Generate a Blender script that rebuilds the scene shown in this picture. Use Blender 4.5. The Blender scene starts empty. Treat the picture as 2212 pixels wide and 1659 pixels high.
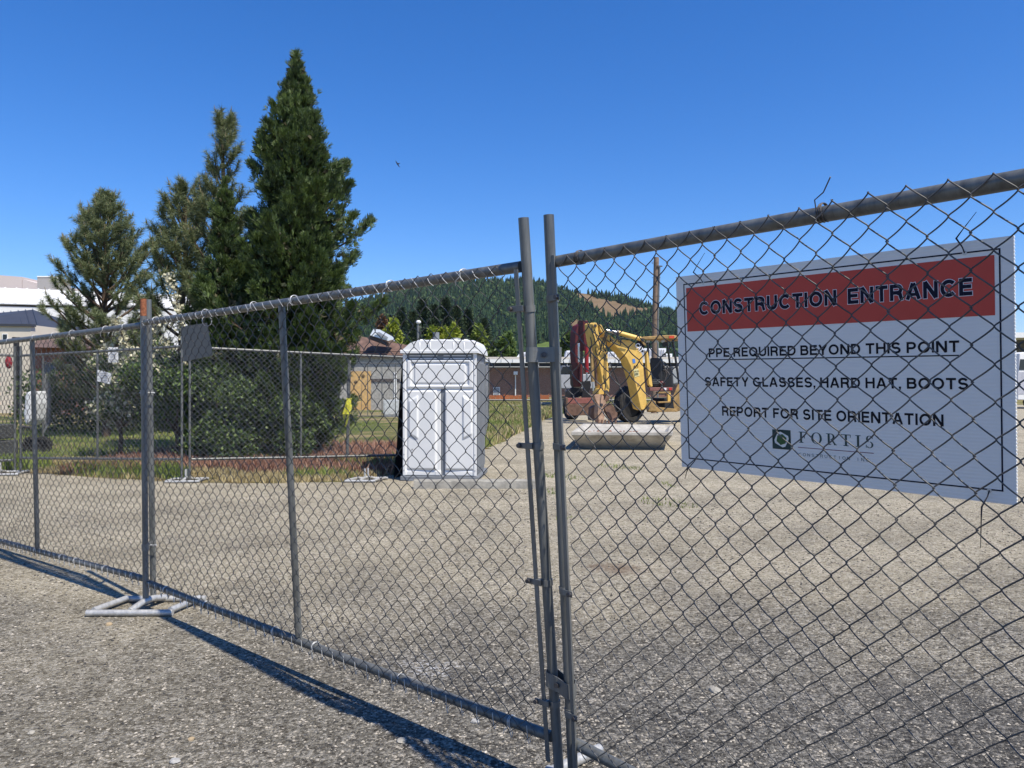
import bpy, math, random, os
import numpy as np
from mathutils import Vector, Matrix
random.seed(7); rng = np.random.default_rng(7)
S = bpy.context.scene
COL = S.collection
R = math.radians

# ------------------------------------------------------------------ camera, world, sun, exposure
EYE = 1.52
FPX, CX, CY = 1662.0, 1106.0, 829.5          # focal length and centre of the measuring frame (2212 px wide)
cam = bpy.data.cameras.new('camera'); camo = bpy.data.objects.new('camera', cam); COL.objects.link(camo)
camo.location = (0, 0, EYE); camo.rotation_euler = (R(90), 0, 0)
cam.sensor_width = 36; cam.lens = 36 * FPX / 2212; cam.clip_start = 0.05; cam.clip_end = 9000
S.camera = camo

SUN_EL, SUN_AZ = R(58), R(135)             # azimuth measured clockwise from +Y
w = bpy.data.worlds.new("World"); S.world = w; w.use_nodes = True
nt = w.node_tree; nt.nodes.clear()
sky = nt.nodes.new('ShaderNodeTexSky'); sky.sky_type = 'NISHITA'; sky.sun_disc = False
sky.sun_elevation = SUN_EL; sky.sun_rotation = SUN_AZ; sky.altitude = 100
sky.air_density = 1.0; sky.dust_density = 0.3; sky.ozone_density = 3.5
hs = nt.nodes.new('ShaderNodeHueSaturation'); hs.inputs['Saturation'].default_value = 1.32; hs.inputs['Value'].default_value = 1.0
bg = nt.nodes.new('ShaderNodeBackground'); bg.inputs['Strength'].default_value = 0.096
wo = nt.nodes.new('ShaderNodeOutputWorld')
tm = nt.nodes.new('ShaderNodeMix'); tm.data_type = 'RGBA'; tm.blend_type = 'MULTIPLY'; tm.inputs[0].default_value = 1.0; tm.inputs[7].default_value = (0.94, 1.05, 1.36, 1)
nt.links.new(sky.outputs[0], hs.inputs['Color']); nt.links.new(hs.outputs[0], tm.inputs[6]); nt.links.new(tm.outputs[2], bg.inputs[0]); nt.links.new(bg.outputs[0], wo.inputs[0])

sl = bpy.data.lights.new('sun', 'SUN'); sl.energy = 5.0; sl.angle = R(0.53); sl.color = (1.0, 0.94, 0.83)
so = bpy.data.objects.new('sun', sl); COL.objects.link(so)
sdir = Vector((math.sin(SUN_AZ) * math.cos(SUN_EL), math.cos(SUN_AZ) * math.cos(SUN_EL), math.sin(SUN_EL)))
so.rotation_euler = sdir.to_track_quat('Z', 'Y').to_euler(); so.location = (8, -6, 20)
S.view_settings.view_transform = 'Standard'; S.view_settings.look = 'None'
S.view_settings.exposure = 0.40; S.view_settings.gamma = 1.0
S.view_settings.use_curve_mapping = False
S.cycles.max_bounces = 6; S.cycles.transparent_max_bounces = 6; S.cycles.diffuse_bounces = 3; S.cycles.glossy_bounces = 3

# ------------------------------------------------------------------ measuring helpers
def at(px, py, Y):                           # a measured direction at distance Y becomes a point of the place
    return Vector(((px - CX) / FPX * Y, Y, EYE - (py - CY) / FPX * Y))
def sat(sx, sy, Y):                          # same, measured on the full-size photograph
    return at(sx * 2212 / 2560, sy * 2212 / 2560, Y)
def G(px, py, z=0.0):
    Y = (EYE - z) * FPX / (py - CY); return Vector(((px - CX) / FPX * Y, Y, z))

# ------------------------------------------------------------------ materials
MATS = {}
def mat(name, col, rough=0.6, metal=0.0, var=0.12, scale=6.0, col2=None, bump=0.0, bscale=40.0, spec=0.5, island=0.0, trans=0.0):
    if name in MATS: return MATS[name]
    m = bpy.data.materials.new(name); m.use_nodes = True; n = m.node_tree.nodes; l = m.node_tree.links
    p = n['Principled BSDF']; p.inputs['Roughness'].default_value = rough; p.inputs['Metallic'].default_value = metal
    p.inputs['Specular IOR Level'].default_value = spec
    tc = n.new('ShaderNodeTexCoord'); no = n.new('ShaderNodeTexNoise'); no.inputs['Scale'].default_value = scale
    no.inputs['Detail'].default_value = 6; no.inputs['Roughness'].default_value = 0.65
    l.new(tc.outputs['Object'], no.inputs['Vector'])
    cr = n.new('ShaderNodeValToRGB'); cr.color_ramp.elements[0].position = 0.32; cr.color_ramp.elements[1].position = 0.68
    c2 = col2 or tuple(min(1, c * (1 + var)) for c in col); c1 = col if col2 else tuple(c * (1 - var) for c in col)
    cr.color_ramp.elements[0].color = (*c1, 1); cr.color_ramp.elements[1].color = (*c2, 1)
    src = no.outputs['Fac']
    if island:
        ge = n.new('ShaderNodeNewGeometry'); mx = n.new('ShaderNodeMix'); mx.data_type = 'FLOAT'
        mx.inputs[0].default_value = island; l.new(src, mx.inputs[2]); l.new(ge.outputs['Random Per Island'], mx.inputs[3]); src = mx.outputs[0]
    l.new(src, cr.inputs[0]); l.new(cr.outputs[0], p.inputs['Base Color'])
    if bump:
        nb = n.new('ShaderNodeTexNoise'); nb.inputs['Scale'].default_value = bscale; nb.inputs['Detail'].default_value = 8
        l.new(tc.outputs['Object'], nb.inputs['Vector'])
        b = n.new('ShaderNodeBump'); b.inputs['Strength'].default_value = bump; b.inputs['Distance'].default_value = 0.01
        l.new(nb.outputs['Fac'], b.inputs['Height']); l.new(b.outputs[0], p.inputs['Normal'])
    if trans:
        t = n.new('ShaderNodeBsdfTranslucent'); l.new(cr.outputs[0], t.inputs[0]); ms = n.new('ShaderNodeMixShader')
        ms.inputs[0].default_value = trans; l.new(p.outputs[0], ms.inputs[1]); l.new(t.outputs[0], ms.inputs[2])
        l.new(ms.outputs[0], n['Material Output'].inputs[0])
    MATS[name] = m; return m

def math_node(n, l, op, a, b=None, clamp=False):
    x = n.new('ShaderNodeMath'); x.operation = op; x.use_clamp = clamp
    for i, v in enumerate((a, b)):
        if v is None: continue
        if isinstance(v, (int, float)): x.inputs[i].default_value = v
        else: l.new(v, x.inputs[i])
    return x.outputs[0]
def mixc(n, l, fac, a, b):
    x = n.new('ShaderNodeMix'); x.data_type = 'RGBA'
    if isinstance(fac, float): x.inputs[0].default_value = fac
    else: l.new(fac, x.inputs[0])
    for i, v in ((6, a), (7, b)):
        if isinstance(v, tuple): x.inputs[i].default_value = (*v, 1)
        else: l.new(v, x.inputs[i])
    return x.outputs[2]
def noise(n, l, vec, s, d=4, r=0.6):
    x = n.new('ShaderNodeTexNoise'); x.inputs['Scale'].default_value = s; x.inputs['Detail'].default_value = d; x.inputs['Roughness'].default_value = r
    l.new(vec, x.inputs['Vector']); return x.outputs['Fac']
def ramp(n, l, f, stops):
    x = n.new('ShaderNodeValToRGB'); e = x.color_ramp.elements
    while len(e) < len(stops): e.new(0.5)
    for i, (p, c) in enumerate(stops): e[i].position = p; e[i].color = (*c, 1)
    l.new(f, x.inputs[0]); return x.outputs[0]
def mapr(n, l, v, a, b, c=0.0, d=1.0):
    x = n.new('ShaderNodeMapRange'); x.interpolation_type = 'SMOOTHSTEP'
    for i, q in enumerate((a, b, c, d)): x.inputs[i + 1].default_value = q
    l.new(v, x.inputs[0]); return x.outputs[0]

def ground_material():
    m = bpy.data.materials.new('gravel_ground'); m.use_nodes = True; n = m.node_tree.nodes; l = m.node_tree.links
    p = n['Principled BSDF']; p.inputs['Roughness'].default_value = 0.95; p.inputs['Specular IOR Level'].default_value = 0.2
    geo = n.new('ShaderNodeNewGeometry'); P = geo.outputs['Position']
    sx = n.new('ShaderNodeSeparateXYZ'); l.new(P, sx.inputs[0])
    v = n.new('ShaderNodeTexVoronoi'); v.inputs['Scale'].default_value = 75; l.new(P, v.inputs['Vector'])
    sv = n.new('ShaderNodeSeparateColor'); l.new(v.outputs['Color'], sv.inputs[0])
    v2 = n.new('ShaderNodeTexVoronoi'); v2.inputs['Scale'].default_value = 24; l.new(P, v2.inputs['Vector'])
    sv2 = n.new('ShaderNodeSeparateColor'); l.new(v2.outputs['Color'], sv2.inputs[0])
    f1 = noise(n, l, P, 210, 5, 0.8)
    mixr = math_node(n, l, 'ADD', math_node(n, l, 'MULTIPLY', sv.outputs[0], 0.55), math_node(n, l, 'MULTIPLY', sv2.outputs[1], 0.2))
    mixr = math_node(n, l, 'ADD', mixr, math_node(n, l, 'MULTIPLY', f1, 0.42))
    grey = ramp(n, l, mixr, [(0.25, (0.030, 0.028, 0.026)), (0.5, (0.120, 0.113, 0.10)), (0.72, (0.24, 0.225, 0.195)), (1.0, (0.60, 0.55, 0.47))])
    tan = ramp(n, l, mixr, [(0.2, (0.15, 0.122, 0.080)), (0.5, (0.40, 0.345, 0.242)), (0.75, (0.54, 0.475, 0.35)), (1.0, (0.76, 0.69, 0.55))])
    big = noise(n, l, P, 0.55, 5, 0.6)
    mid = noise(n, l, P, 2.3, 5, 0.65)
    q = math_node(n, l, 'ADD', sx.outputs[1], math_node(n, l, 'MULTIPLY', big, 5.0))
    zone = mapr(n, l, q, 5.6, 9.0, 0.06, 1.0)
    lx = mapr(n, l, math_node(n, l, 'ADD', sx.outputs[0], math_node(n, l, 'MULTIPLY', mid, 1.6)), -1.8, 1.6, 0.60, 0.0)
    zone = math_node(n, l, 'MAXIMUM', zone, lx)
    zone = math_node(n, l, 'MULTIPLY', zone, mapr(n, l, mid, 0.28, 0.60, 0.68, 1.1), True)
    c = mixc(n, l, zone, grey, tan)
    wv = n.new('ShaderNodeTexWave'); wv.inputs['Scale'].default_value = 0.16; wv.inputs['Distortion'].default_value = 5.0; wv.inputs['Detail'].default_value = 4; wv.inputs['Detail Scale'].default_value = 0.7
    mw_ = n.new('ShaderNodeMapping'); mw_.inputs['Rotation'].default_value = (0, 0, R(68)); l.new(P, mw_.inputs[0]); l.new(mw_.outputs[0], wv.inputs['Vector'])
    tone = math_node(n, l, 'ADD', mapr(n, l, wv.outputs['Fac'], 0.15, 0.85, 0.95, 1.06), mapr(n, l, noise(n, l, P, 1.1, 6, 0.7), 0.3, 0.7, -0.14, 0.14))
    vm = n.new('ShaderNodeVectorMath'); vm.operation = 'SCALE'; l.new(c, vm.inputs[0]); l.new(tone, vm.inputs['Scale']); c = vm.outputs[0]
    far = mapr(n, l, sx.outputs[1], 22.0, 40.0); c = mixc(n, l, math_node(n, l, 'MULTIPLY', far, 0.6), c, (0.41, 0.36, 0.265))
    # rusty stain
    def blob(x, y, r0, r1, sy=1.0):
        d = n.new('ShaderNodeVectorMath'); d.operation = 'SUBTRACT'; l.new(P, d.inputs[0]); d.inputs[1].default_value = (x, y, 0)
        e = n.new('ShaderNodeVectorMath'); e.operation = 'MULTIPLY'; l.new(d.outputs[0], e.inputs[0]); e.inputs[1].default_value = (1, sy, 0)
        g = n.new('ShaderNodeVectorMath'); g.operation = 'LENGTH'; l.new(e.outputs[0], g.inputs[0])
        h = math_node(n, l, 'ADD', g.outputs['Value'], math_node(n, l, 'MULTIPLY', math_node(n, l, 'SUBTRACT', noise(n, l, P, 5, 6, 0.7), 0.5), 0.7))
        return mapr(n, l, h, r0, r1, 1.0, 0.0)
    c = mixc(n, l, math_node(n, l, 'MULTIPLY', blob(0.86, 6.35, 0.05, 0.34, 1.2), 0.6), c, (0.17, 0.095, 0.055))
    c = mixc(n, l, math_node(n, l, 'MULTIPLY', blob(1.9, 3.6, 0.1, 0.9, 1.0), 0.25), c, (0.10, 0.09, 0.08))
    wp = math_node(n, l, 'MULTIPLY', blob(-0.46, 4.12, 0.0, 0.30, 1.0), mapr(n, l, noise(n, l, P, 38, 4, 0.7), 0.50, 0.60), True)
    c = mixc(n, l, wp, c, (0.78, 0.76, 0.74))
    l.new(c, p.inputs['Base Color'])
    b = n.new('ShaderNodeBump'); b.inputs['Strength'].default_value = 1.0; b.inputs['Distance'].default_value = 0.022
    hgt = math_node(n, l, 'ADD', math_node(n, l, 'MULTIPLY', v.outputs['Distance'], -0.8), math_node(n, l, 'MULTIPLY', f1, 0.9))
    hgt = math_node(n, l, 'ADD', hgt, math_node(n, l, 'MULTIPLY', v2.outputs['Distance'], -0.6))
    l.new(hgt, b.inputs['Height']); l.new(b.outputs[0], p.inputs['Normal'])
    return m

def verge_material():
    m = bpy.data.materials.new('verge_soil'); m.use_nodes = True; n = m.node_tree.nodes; l = m.node_tree.links
    p = n['Principled BSDF']; p.inputs['Roughness'].default_value = 1.0; p.inputs['Specular IOR Level'].default_value = 0.1
    geo = n.new('ShaderNodeNewGeometry'); P = geo.outputs['Position']
    a = noise(n, l, P, 0.5, 6, 0.6); f = noise(n, l, P, 25, 6, 0.8); m2 = noise(n, l, P, 1.7, 5, 0.7)
    gr = ramp(n, l, f, [(0.25, (0.035, 0.055, 0.012)), (0.5, (0.10, 0.125, 0.035)), (0.8, (0.20, 0.20, 0.07))])
    st = ramp(n, l, f, [(0.25, (0.13, 0.095, 0.05)), (0.55, (0.32, 0.25, 0.13)), (0.8, (0.45, 0.37, 0.21))])
    c = mixc(n, l, mapr(n, l, a, 0.42, 0.60), gr, st)
    rd = ramp(n, l, f, [(0.25, (0.06, 0.022, 0.012)), (0.55, (0.20, 0.075, 0.04)), (0.8, (0.34, 0.16, 0.09))])
    sx = n.new('ShaderNodeSeparateXYZ'); l.new(P, sx.inputs[0])
    def patch(x, y, rx, ry):
        u = math_node(n, l, 'DIVIDE', math_node(n, l, 'SUBTRACT', sx.outputs[0], x), rx)
        v = math_node(n, l, 'DIVIDE', math_node(n, l, 'SUBTRACT', sx.outputs[1], y), ry)
        d = math_node(n, l, 'ADD', math_node(n, l, 'MULTIPLY', u, u), math_node(n, l, 'MULTIPLY', v, v))
        return mapr(n, l, math_node(n, l, 'ADD', d, math_node(n, l, 'MULTIPLY', m2, 1.2)), 1.0, 1.8, 1.0, 0.0)
    for q in ((-2.7, 17.0, 2.4, 3.2), (-6.6, 14.6, 2.0, 1.6), (-4.2, 13.9, 2.2, 0.8)):
        c = mixc(n, l, math_node(n, l, 'MULTIPLY', patch(*q), 0.9), c, rd)
    l.new(c, p.inputs['Base Color'])
    b = n.new('ShaderNodeBump'); b.inputs['Strength'].default_value = 1.0; b.inputs['Distance'].default_value = 0.05
    l.new(f, b.inputs['Height']); l.new(b.outputs[0], p.inputs['Normal']); return m

def galv(name, base=(0.40, 0.42, 0.44), streak=0.35, rust=0.0):
    m = bpy.data.materials.new(name); m.use_nodes = True; n = m.node_tree.nodes; l = m.node_tree.links
    p = n['Principled BSDF']; p.inputs['Metallic'].default_value = 0.4; p.inputs['Roughness'].default_value = 0.42
    tc = n.new('ShaderNodeTexCoord'); mp = n.new('ShaderNodeMapping'); mp.inputs['Scale'].default_value = (30, 30, 2.2)
    l.new(tc.outputs['Object'], mp.inputs[0])
    f = noise(n, l, mp.outputs[0], 1.0, 6, 0.7); g = noise(n, l, tc.outputs['Object'], 55, 5, 0.7)
    d = tuple(c * (1 - streak) for c in base); e = tuple(min(1, c * (1 + streak * 0.8)) for c in base)
    c = ramp(n, l, f, [(0.3, d), (0.55, base), (0.75, e)])
    c = mixc(n, l, mapr(n, l, g, 0.5, 0.72, 0.0, 0.45), c, (0.16, 0.165, 0.17))
    r2 = noise(n, l, tc.outputs['Object'], 7, 6, 0.7)
    c = mixc(n, l, mapr(n, l, r2, 0.66 - rust, 0.74 - rust, 0.0, 0.8), c, (0.20, 0.08, 0.035))
    l.new(c, p.inputs['Base Color']); l.new(mapr(n, l, f, 0.2, 0.8, 0.30, 0.60), p.inputs['Roughness'])
    b = n.new('ShaderNodeBump'); b.inputs['Strength'].default_value = 0.25; b.inputs['Distance'].default_value = 0.002
    l.new(g, b.inputs['Height']); l.new(b.outputs[0], p.inputs['Normal'])
    MATS[name] = m; return m

def brick_material():
    m = bpy.data.materials.new('far_brick'); m.use_nodes = True; n = m.node_tree.nodes; l = m.node_tree.links
    p = n['Principled BSDF']; p.inputs['Roughness'].default_value = 0.9
    tc = n.new('ShaderNodeTexCoord'); mp = n.new('ShaderNodeMapping'); mp.inputs['Rotation'].default_value = (R(90), 0, 0)
    l.new(tc.outputs['Object'], mp.inputs[0])
    b = n.new('ShaderNodeTexBrick'); b.inputs['Scale'].default_value = 4.0
    b.inputs['Color1'].default_value = (0.17, 0.065, 0.042, 1); b.inputs['Color2'].default_value = (0.25, 0.10, 0.065, 1); b.inputs['Mortar'].default_value = (0.30, 0.24, 0.2, 1)
    l.new(mp.outputs[0], b.inputs['Vector']); l.new(b.outputs[0], p.inputs['Base Color']); MATS['brick'] = m; return m

M_GALV = galv('galvanised_pipe', (0.16, 0.162, 0.150), 0.5); M_GALV2 = galv('galvanised_dull', (0.19, 0.19, 0.175), 0.4)
M_GALVR = galv('galvanised_rusty', (0.17, 0.168, 0.158), 0.45, 0.05)
M_FOOT = galv('foot_pipe', (0.50, 0.49, 0.46), 0.2, 0.02)
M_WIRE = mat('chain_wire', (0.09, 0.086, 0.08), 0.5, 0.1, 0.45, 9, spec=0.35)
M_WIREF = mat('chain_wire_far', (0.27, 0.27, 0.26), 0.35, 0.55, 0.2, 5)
M_TIE = mat('tie_wire', (0.60, 0.60, 0.58), 0.4, 0.4, 0.1)
M_BOLT = mat('bolt_dark', (0.10, 0.09, 0.085), 0.55, 0.6, 0.3, 60)
M_RUST = mat('rust_paint', (0.25, 0.085, 0.035), 0.9, 0.0, 0.45, 55, bump=0.4, bscale=90)
M_WHITE = mat('white_plastic', (0.66, 0.655, 0.63), 0.45, 0, 0.025, 3)
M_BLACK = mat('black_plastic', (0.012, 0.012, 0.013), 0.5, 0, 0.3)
M_CONC = mat('concrete', (0.25, 0.235, 0.20), 0.95, 0, 0.35, 5, bump=0.8, bscale=30)
M_YEL = mat('machine_yellow', (0.74, 0.47, 0.11), 0.5, 0, 0.16, 4)
M_YELD = mat('machine_yellow_dirty', (0.30, 0.19, 0.07), 0.8, 0, 0.45, 5)
M_RED = mat('machine_red', (0.105, 0.014, 0.013), 0.5, 0, 0.3, 4)
M_STEELR = mat('rusty_steel', (0.17, 0.10, 0.07), 0.8, 0.2, 0.45, 6, bump=0.4)
M_CHROME = mat('rod_chrome', (0.6, 0.6, 0.62), 0.2, 1.0, 0.05)
M_RUB = mat('tyre_rubber', (0.022, 0.021, 0.02), 0.85, 0, 0.3)
M_WOOD = mat('weathered_pole', (0.19, 0.135, 0.095), 0.95, 0, 0.3, 4, bump=0.5)
M_BARK = mat('bark', (0.09, 0.06, 0.04), 0.95, 0, 0.35, 8, bump=0.7)
M_GLASS = mat('dark_glass', (0.02, 0.025, 0.03), 0.12, 0, 0.1)

# ------------------------------------------------------------------ mesh building
class MB:
    def __init__(s): s.v = []; s.f = []; s.sm = []; s.n = 0
    def add(s, verts, faces, smooth=False):
        base = s.n; s.v.extend([tuple(x) for x in verts]); s.n += len(verts)
        for f in faces: s.f.append([base + i for i in f]); s.sm.append(smooth)
        return s
    def box(s, c, d, rot=0.0, ax=None):
        c = Vector(c); X, Y, Z = d[0] / 2, d[1] / 2, d[2] / 2
        m = ax or Matrix.Rotation(rot, 3, 'Z')
        vs = [c + m @ Vector((x * X, y * Y, z * Z)) for x in (-1, 1) for y in (-1, 1) for z in (-1, 1)]
        return s.add(vs, [(0, 1, 3, 2), (4, 6, 7, 5), (0, 4, 5, 1), (2, 3, 7, 6), (0, 2, 6, 4), (1, 5, 7, 3)])
    def tube(s, pts, r, k=10, caps=True, smooth=True):
        pts = [Vector(p) for p in pts]; n = len(pts); rs = r if isinstance(r, (list, tuple)) else [r] * n
        ts = [(pts[min(i + 1, n - 1)] - pts[max(i - 1, 0)]).normalized() for i in range(n)]
        up = Vector((0, 0, 1)) if abs(ts[0].z) < 0.9 else Vector((1, 0, 0))
        vs = []; a = (up - ts[0] * up.dot(ts[0])).normalized()
        for i in range(n):
            a = (a - ts[i] * a.dot(ts[i])).normalized(); b = ts[i].cross(a)
            vs += [pts[i] + (a * math.cos(2 * math.pi * j / k) + b * math.sin(2 * math.pi * j / k)) * rs[i] for j in range(k)]
        fs = [(i * k + j, i * k + (j + 1) % k, (i + 1) * k + (j + 1) % k, (i + 1) * k + j) for i in range(n - 1) for j in range(k)]
        s.add(vs, fs, smooth)
        if caps: s.add(vs[:k], [tuple(range(k))[::-1]]); s.add(vs[-k:], [tuple(range(k))])
        return s
    def prism(s, pts, vec):
        pts = [Vector(p) for p in pts]; vec = Vector(vec); n = len(pts)
        return s.add(pts + [p + vec for p in pts], [tuple(range(n)), tuple(range(2 * n - 1, n - 1, -1))] + [(i, i + n, (i + 1) % n + n, (i + 1) % n) for i in range(n)])
    def ring(s, c, axis, R0, r, k=14, kk=6, squash=1.0):
        axis = Vector(axis).normalized(); up = Vector((0, 0, 1)) if abs(axis.z) < 0.9 else Vector((1, 0, 0))
        a = axis.cross(up).normalized(); b = axis.cross(a)
        pts = [Vector(c) + (a * math.cos(2 * math.pi * i / k) + b * math.sin(2 * math.pi * i / k) * squash) * R0 for i in range(k + 1)]
        return s.tube(pts, r, kk, False)
    def ball(s, c, rad, k=8, j=5, sc=(1, 1, 1)):
        vs = []; fs = []
        for i in range(j + 1):
            th = math.pi * i / j
            for q in range(k):
                ph = 2 * math.pi * q / k
                vs.append(Vector(c) + Vector((math.sin(th) * math.cos(ph) * sc[0], math.sin(th) * math.sin(ph) * sc[1], math.cos(th) * sc[2])) * rad)
        for i in range(j):
            for q in range(k): fs.append((i * k + q, i * k + (q + 1) % k, (i + 1) * k + (q + 1) % k, (i + 1) * k + q))
        return s.add(vs, fs, True)
    def build(s, name, m, parent=None, world=False, bevel=0.0, kind=None, label=None):
        me = bpy.data.meshes.new(name); off = Vector((0, 0, 0))
        if world and parent:
            q = parent
            while q.parent: q = q.parent
            off = q.location
        me.from_pydata([(a[0] - off[0], a[1] - off[1], a[2] - off[2]) for a in s.v], [], s.f)
        me.polygons.foreach_set('use_smooth', s.sm); me.update()
        me.materials.append(m)
        o = bpy.data.objects.new(name, me); COL.objects.link(o)
        if parent: o.parent = parent
        if kind: o['kind'] = kind
        if label: o['label'] = label
        if bevel:
            b = o.modifiers.new('b', 'BEVEL'); b.width = bevel; b.segments = 2; b.limit_method = 'ANGLE'; b.angle_limit = R(35)
        return o

def npmesh(name, V, Fc, m, parent=None, kind=None, smooth=False, label=None, off=None):
    V = np.asarray(V, dtype=np.float32); Fc = np.asarray(Fc, dtype=np.int32)
    if off is not None: V = V - np.array(off, dtype=np.float32)
    me = bpy.data.meshes.new(name); k = Fc.shape[1]
    me.vertices.add(len(V)); me.vertices.foreach_set('co', V.ravel())
    me.loops.add(Fc.size); me.loops.foreach_set('vertex_index', Fc.ravel())
    me.polygons.add(len(Fc)); me.polygons.foreach_set('loop_start', np.arange(0, Fc.size, k, dtype=np.int32))
    me.polygons.foreach_set('use_smooth', np.full(len(Fc), smooth)); me.update(calc_edges=True)
    me.materials.append(m)
    o = bpy.data.objects.new(name, me); COL.objects.link(o)
    if parent: o.parent = parent
    if kind: o['kind'] = kind
    if label: o['label'] = label
    return o

def tag(o, label=None, cat=None, group=None, kind=None):
    for k, v in (('label', label), ('category', cat), ('group', group), ('kind', kind)):
        if v: o[k] = v
    return o
def thing(name, loc, label, cat, group=None, rz=0.0):
    o = bpy.data.objects.new(name, None); COL.objects.link(o); o.location = loc; o.rotation_euler = (0, 0, rz); o.empty_display_size = 0.2
    return tag(o, label, cat, group)
def copy_tree(o, parent=None):
    c = o.copy(); COL.objects.link(c); c.parent = parent
    for ch in o.children: copy_tree(ch, c)
    return c

def text_on(name, body, box, fr, m, parent, h=0.002, bold=0.02, space=1.0, label=None):
    """fr = (origin, U, V, N); the words fill box (u0, v0, u1, v1) given in metres on that surface"""
    c = bpy.data.curves.new('t', 'FONT'); c.body = body; c.offset = bold; c.space_character = space; c.resolution_u = 3
    o = bpy.data.objects.new('t', c); COL.objects.link(o); me = o.to_mesh()
    V = np.array([v.co[:2] for v in me.vertices]); Fs = [list(p.vertices) for p in me.polygons]
    o.to_mesh_clear(); bpy.data.objects.remove(o)
    lo, hi = V.min(0), V.max(0); u0, v0, u1, v1 = box
    O, U, W, N = [np.array(x) for x in fr]
    q = (V - lo) / (hi - lo); uu = u0 + q[:, 0] * (u1 - u0); vv = v0 + q[:, 1] * (v1 - v0)
    P = O + uu[:, None] * U + vv[:, None] * W + h * N
    b = MB(); b.add([tuple(x) for x in P], Fs); return b.build(name, m, parent, world=True, label=label)

def stroke_letters(body, T):
    """plain grotesque capitals, cap height 1, drawn as strokes of thickness T; returns polygons and total width"""
    h = T / 2
    def arc(cx_, cy_, rx, ry, a0, a1, n=14): return [(cx_ + rx * math.cos(R(a0 + (a1 - a0) * i / n)), cy_ + ry * math.sin(R(a0 + (a1 - a0) * i / n))) for i in range(n + 1)]
    def quads(P, closed=False, t=T):
        n = len(P); out = []; L = []; 
        for i in range(n):
            p0 = P[(i - 1) % n] if (closed or i > 0) else None; p1 = P[i]; p2 = P[(i + 1) % n] if (closed or i < n - 1) else None
            d1 = np.subtract(p1, p0) if p0 is not None else None; d2 = np.subtract(p2, p1) if p2 is not None else None
            ds = [d / (np.linalg.norm(d) + 1e-9) for d in (d1, d2) if d is not None and np.linalg.norm(d) > 1e-9]
            ns = [np.array([-d[1], d[0]]) for d in ds]; m = sum(ns); m = m / np.linalg.norm(m); k = t / 2 / max(.35, float(m.dot(ns[0])))
            L.append((np.array(p1) + m * k, np.array(p1) - m * k))
        for i in range(n if closed else n - 1): j = (i + 1) % n; out.append([tuple(L[i][0]), tuple(L[i][1]), tuple(L[j][1]), tuple(L[j][0])])
        return out
    def bowl(x0, x1, ya, yb): ry = (yb - ya) / 2; rx = min(ry * 1.05, x1 - x0); return [(x0, yb)] + arc(x1 - rx, (ya + yb) / 2, rx, ry, 90, -90) + [(x0, ya)]
    def G_(c):
        if c == 'C': return .94, quads(arc(.49, .5, .49 - h, .51 - h, 42, 318, 22))
        if c == 'G': return .98, quads(arc(.49, .5, .49 - h, .51 - h, 42, 335, 24)) + quads([(.52, .44), (.96, .44)], t=T * .85) + quads([(.96 - h, .5), (.96 - h, 0)], t=T * .8)
        if c == 'O': return 1.0, quads(arc(.5, .5, .5 - h, .51 - h, 0, 360, 28)[:-1], True)
        if c == 'Q': return 1.0, quads(arc(.5, .5, .5 - h, .51 - h, 0, 360, 28)[:-1], True) + quads([(.55, .27), (.95, -.04)])
        if c == 'N': return .88, quads([(h, 0), (h, 1)]) + quads([(.88 - h, 0), (.88 - h, 1)]) + quads([(h, .995), (.88 - h, .005)], t=T * 1.05)
        if c == 'S': return .82, quads(arc(.41, .745 - h * .5 + .01, .39 - h, .255 - h * .5 + .01, 18, 262, 14) + arc(.41, .255 + h * .5 - .01, .41 - h, .255 - h * .5 + .01, 82, -165, 14))
        if c == 'T': return .80, quads([(0, 1 - h), (.80, 1 - h)]) + quads([(.40, 1 - T), (.40, 0)])
        if c == 'I': return T, quads([(h, 0), (h, 1)])
        if c == 'U': return .86, quads([(h, 1)] + arc(.43, .35, .43 - h, .36 - h, 180, 360) + [(.86 - h, 1)])
        if c == 'E': return .74, quads([(h, 0), (h, 1)]) + quads([(T, 1 - h), (.73, 1 - h)]) + quads([(T, .52), (.69, .52)], t=T * .95) + quads([(T, h), (.74, h)])
        if c == 'F': return .70, quads([(h, 0), (h, 1)]) + quads([(T, 1 - h), (.70, 1 - h)]) + quads([(T, .50), (.63, .50)])
        if c == 'L': return .68, quads([(h, 0), (h, 1)]) + quads([(T, h), (.68, h)])
        if c == 'H': return .86, quads([(h, 0), (h, 1)]) + quads([(.86 - h, 0), (.86 - h, 1)]) + quads([(T, .53), (.86 - T, .53)])
        if c == 'A': return .94, quads([(h * .95, 0), (.45, .99)]) + quads([(.94 - h * .95, 0), (.49, .99)]) + quads([(.22, .30), (.72, .30)], t=T * .85)
        if c == 'Y': return .88, quads([(h, 1), (.44, .42), (.44, 0)]) + quads([(.88 - h, 1), (.44, .42)])
        if c == 'P': return .80, quads([(h, 0), (h, 1)]) + quads(bowl(T, .80 - h, .40 + h * .3, 1 - h))
        if c == 'R': return .86, quads([(h, 0), (h, 1)]) + quads(bowl(T, .82 - h, .45 + h * .3, 1 - h)) + quads([(.48, .46), (.66, .38), (.70, .2), (.76, 0)])
        if c == 'D': return .88, quads([(h, 0), (h, 1)]) + quads([(T, 1 - h)] + arc(.40, .5, .48 - h, .5 - h, 90, -90) + [(T, h)])
        if c == 'B': return .84, quads([(h, 0), (h, 1)]) + quads(bowl(T, .79 - h, .53, 1 - h)) + quads(bowl(T, .84 - h, h, .53))
        if c == ',': return T, quads([(h, 0), (h, T)]) + quads([(h * 1.3, 0), (h * .6, -.17)], t=T * .5)
        if c == '.': return T, quads([(h, 0), (h, T)])
        return .30, []
    x = 0; out = []
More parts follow.
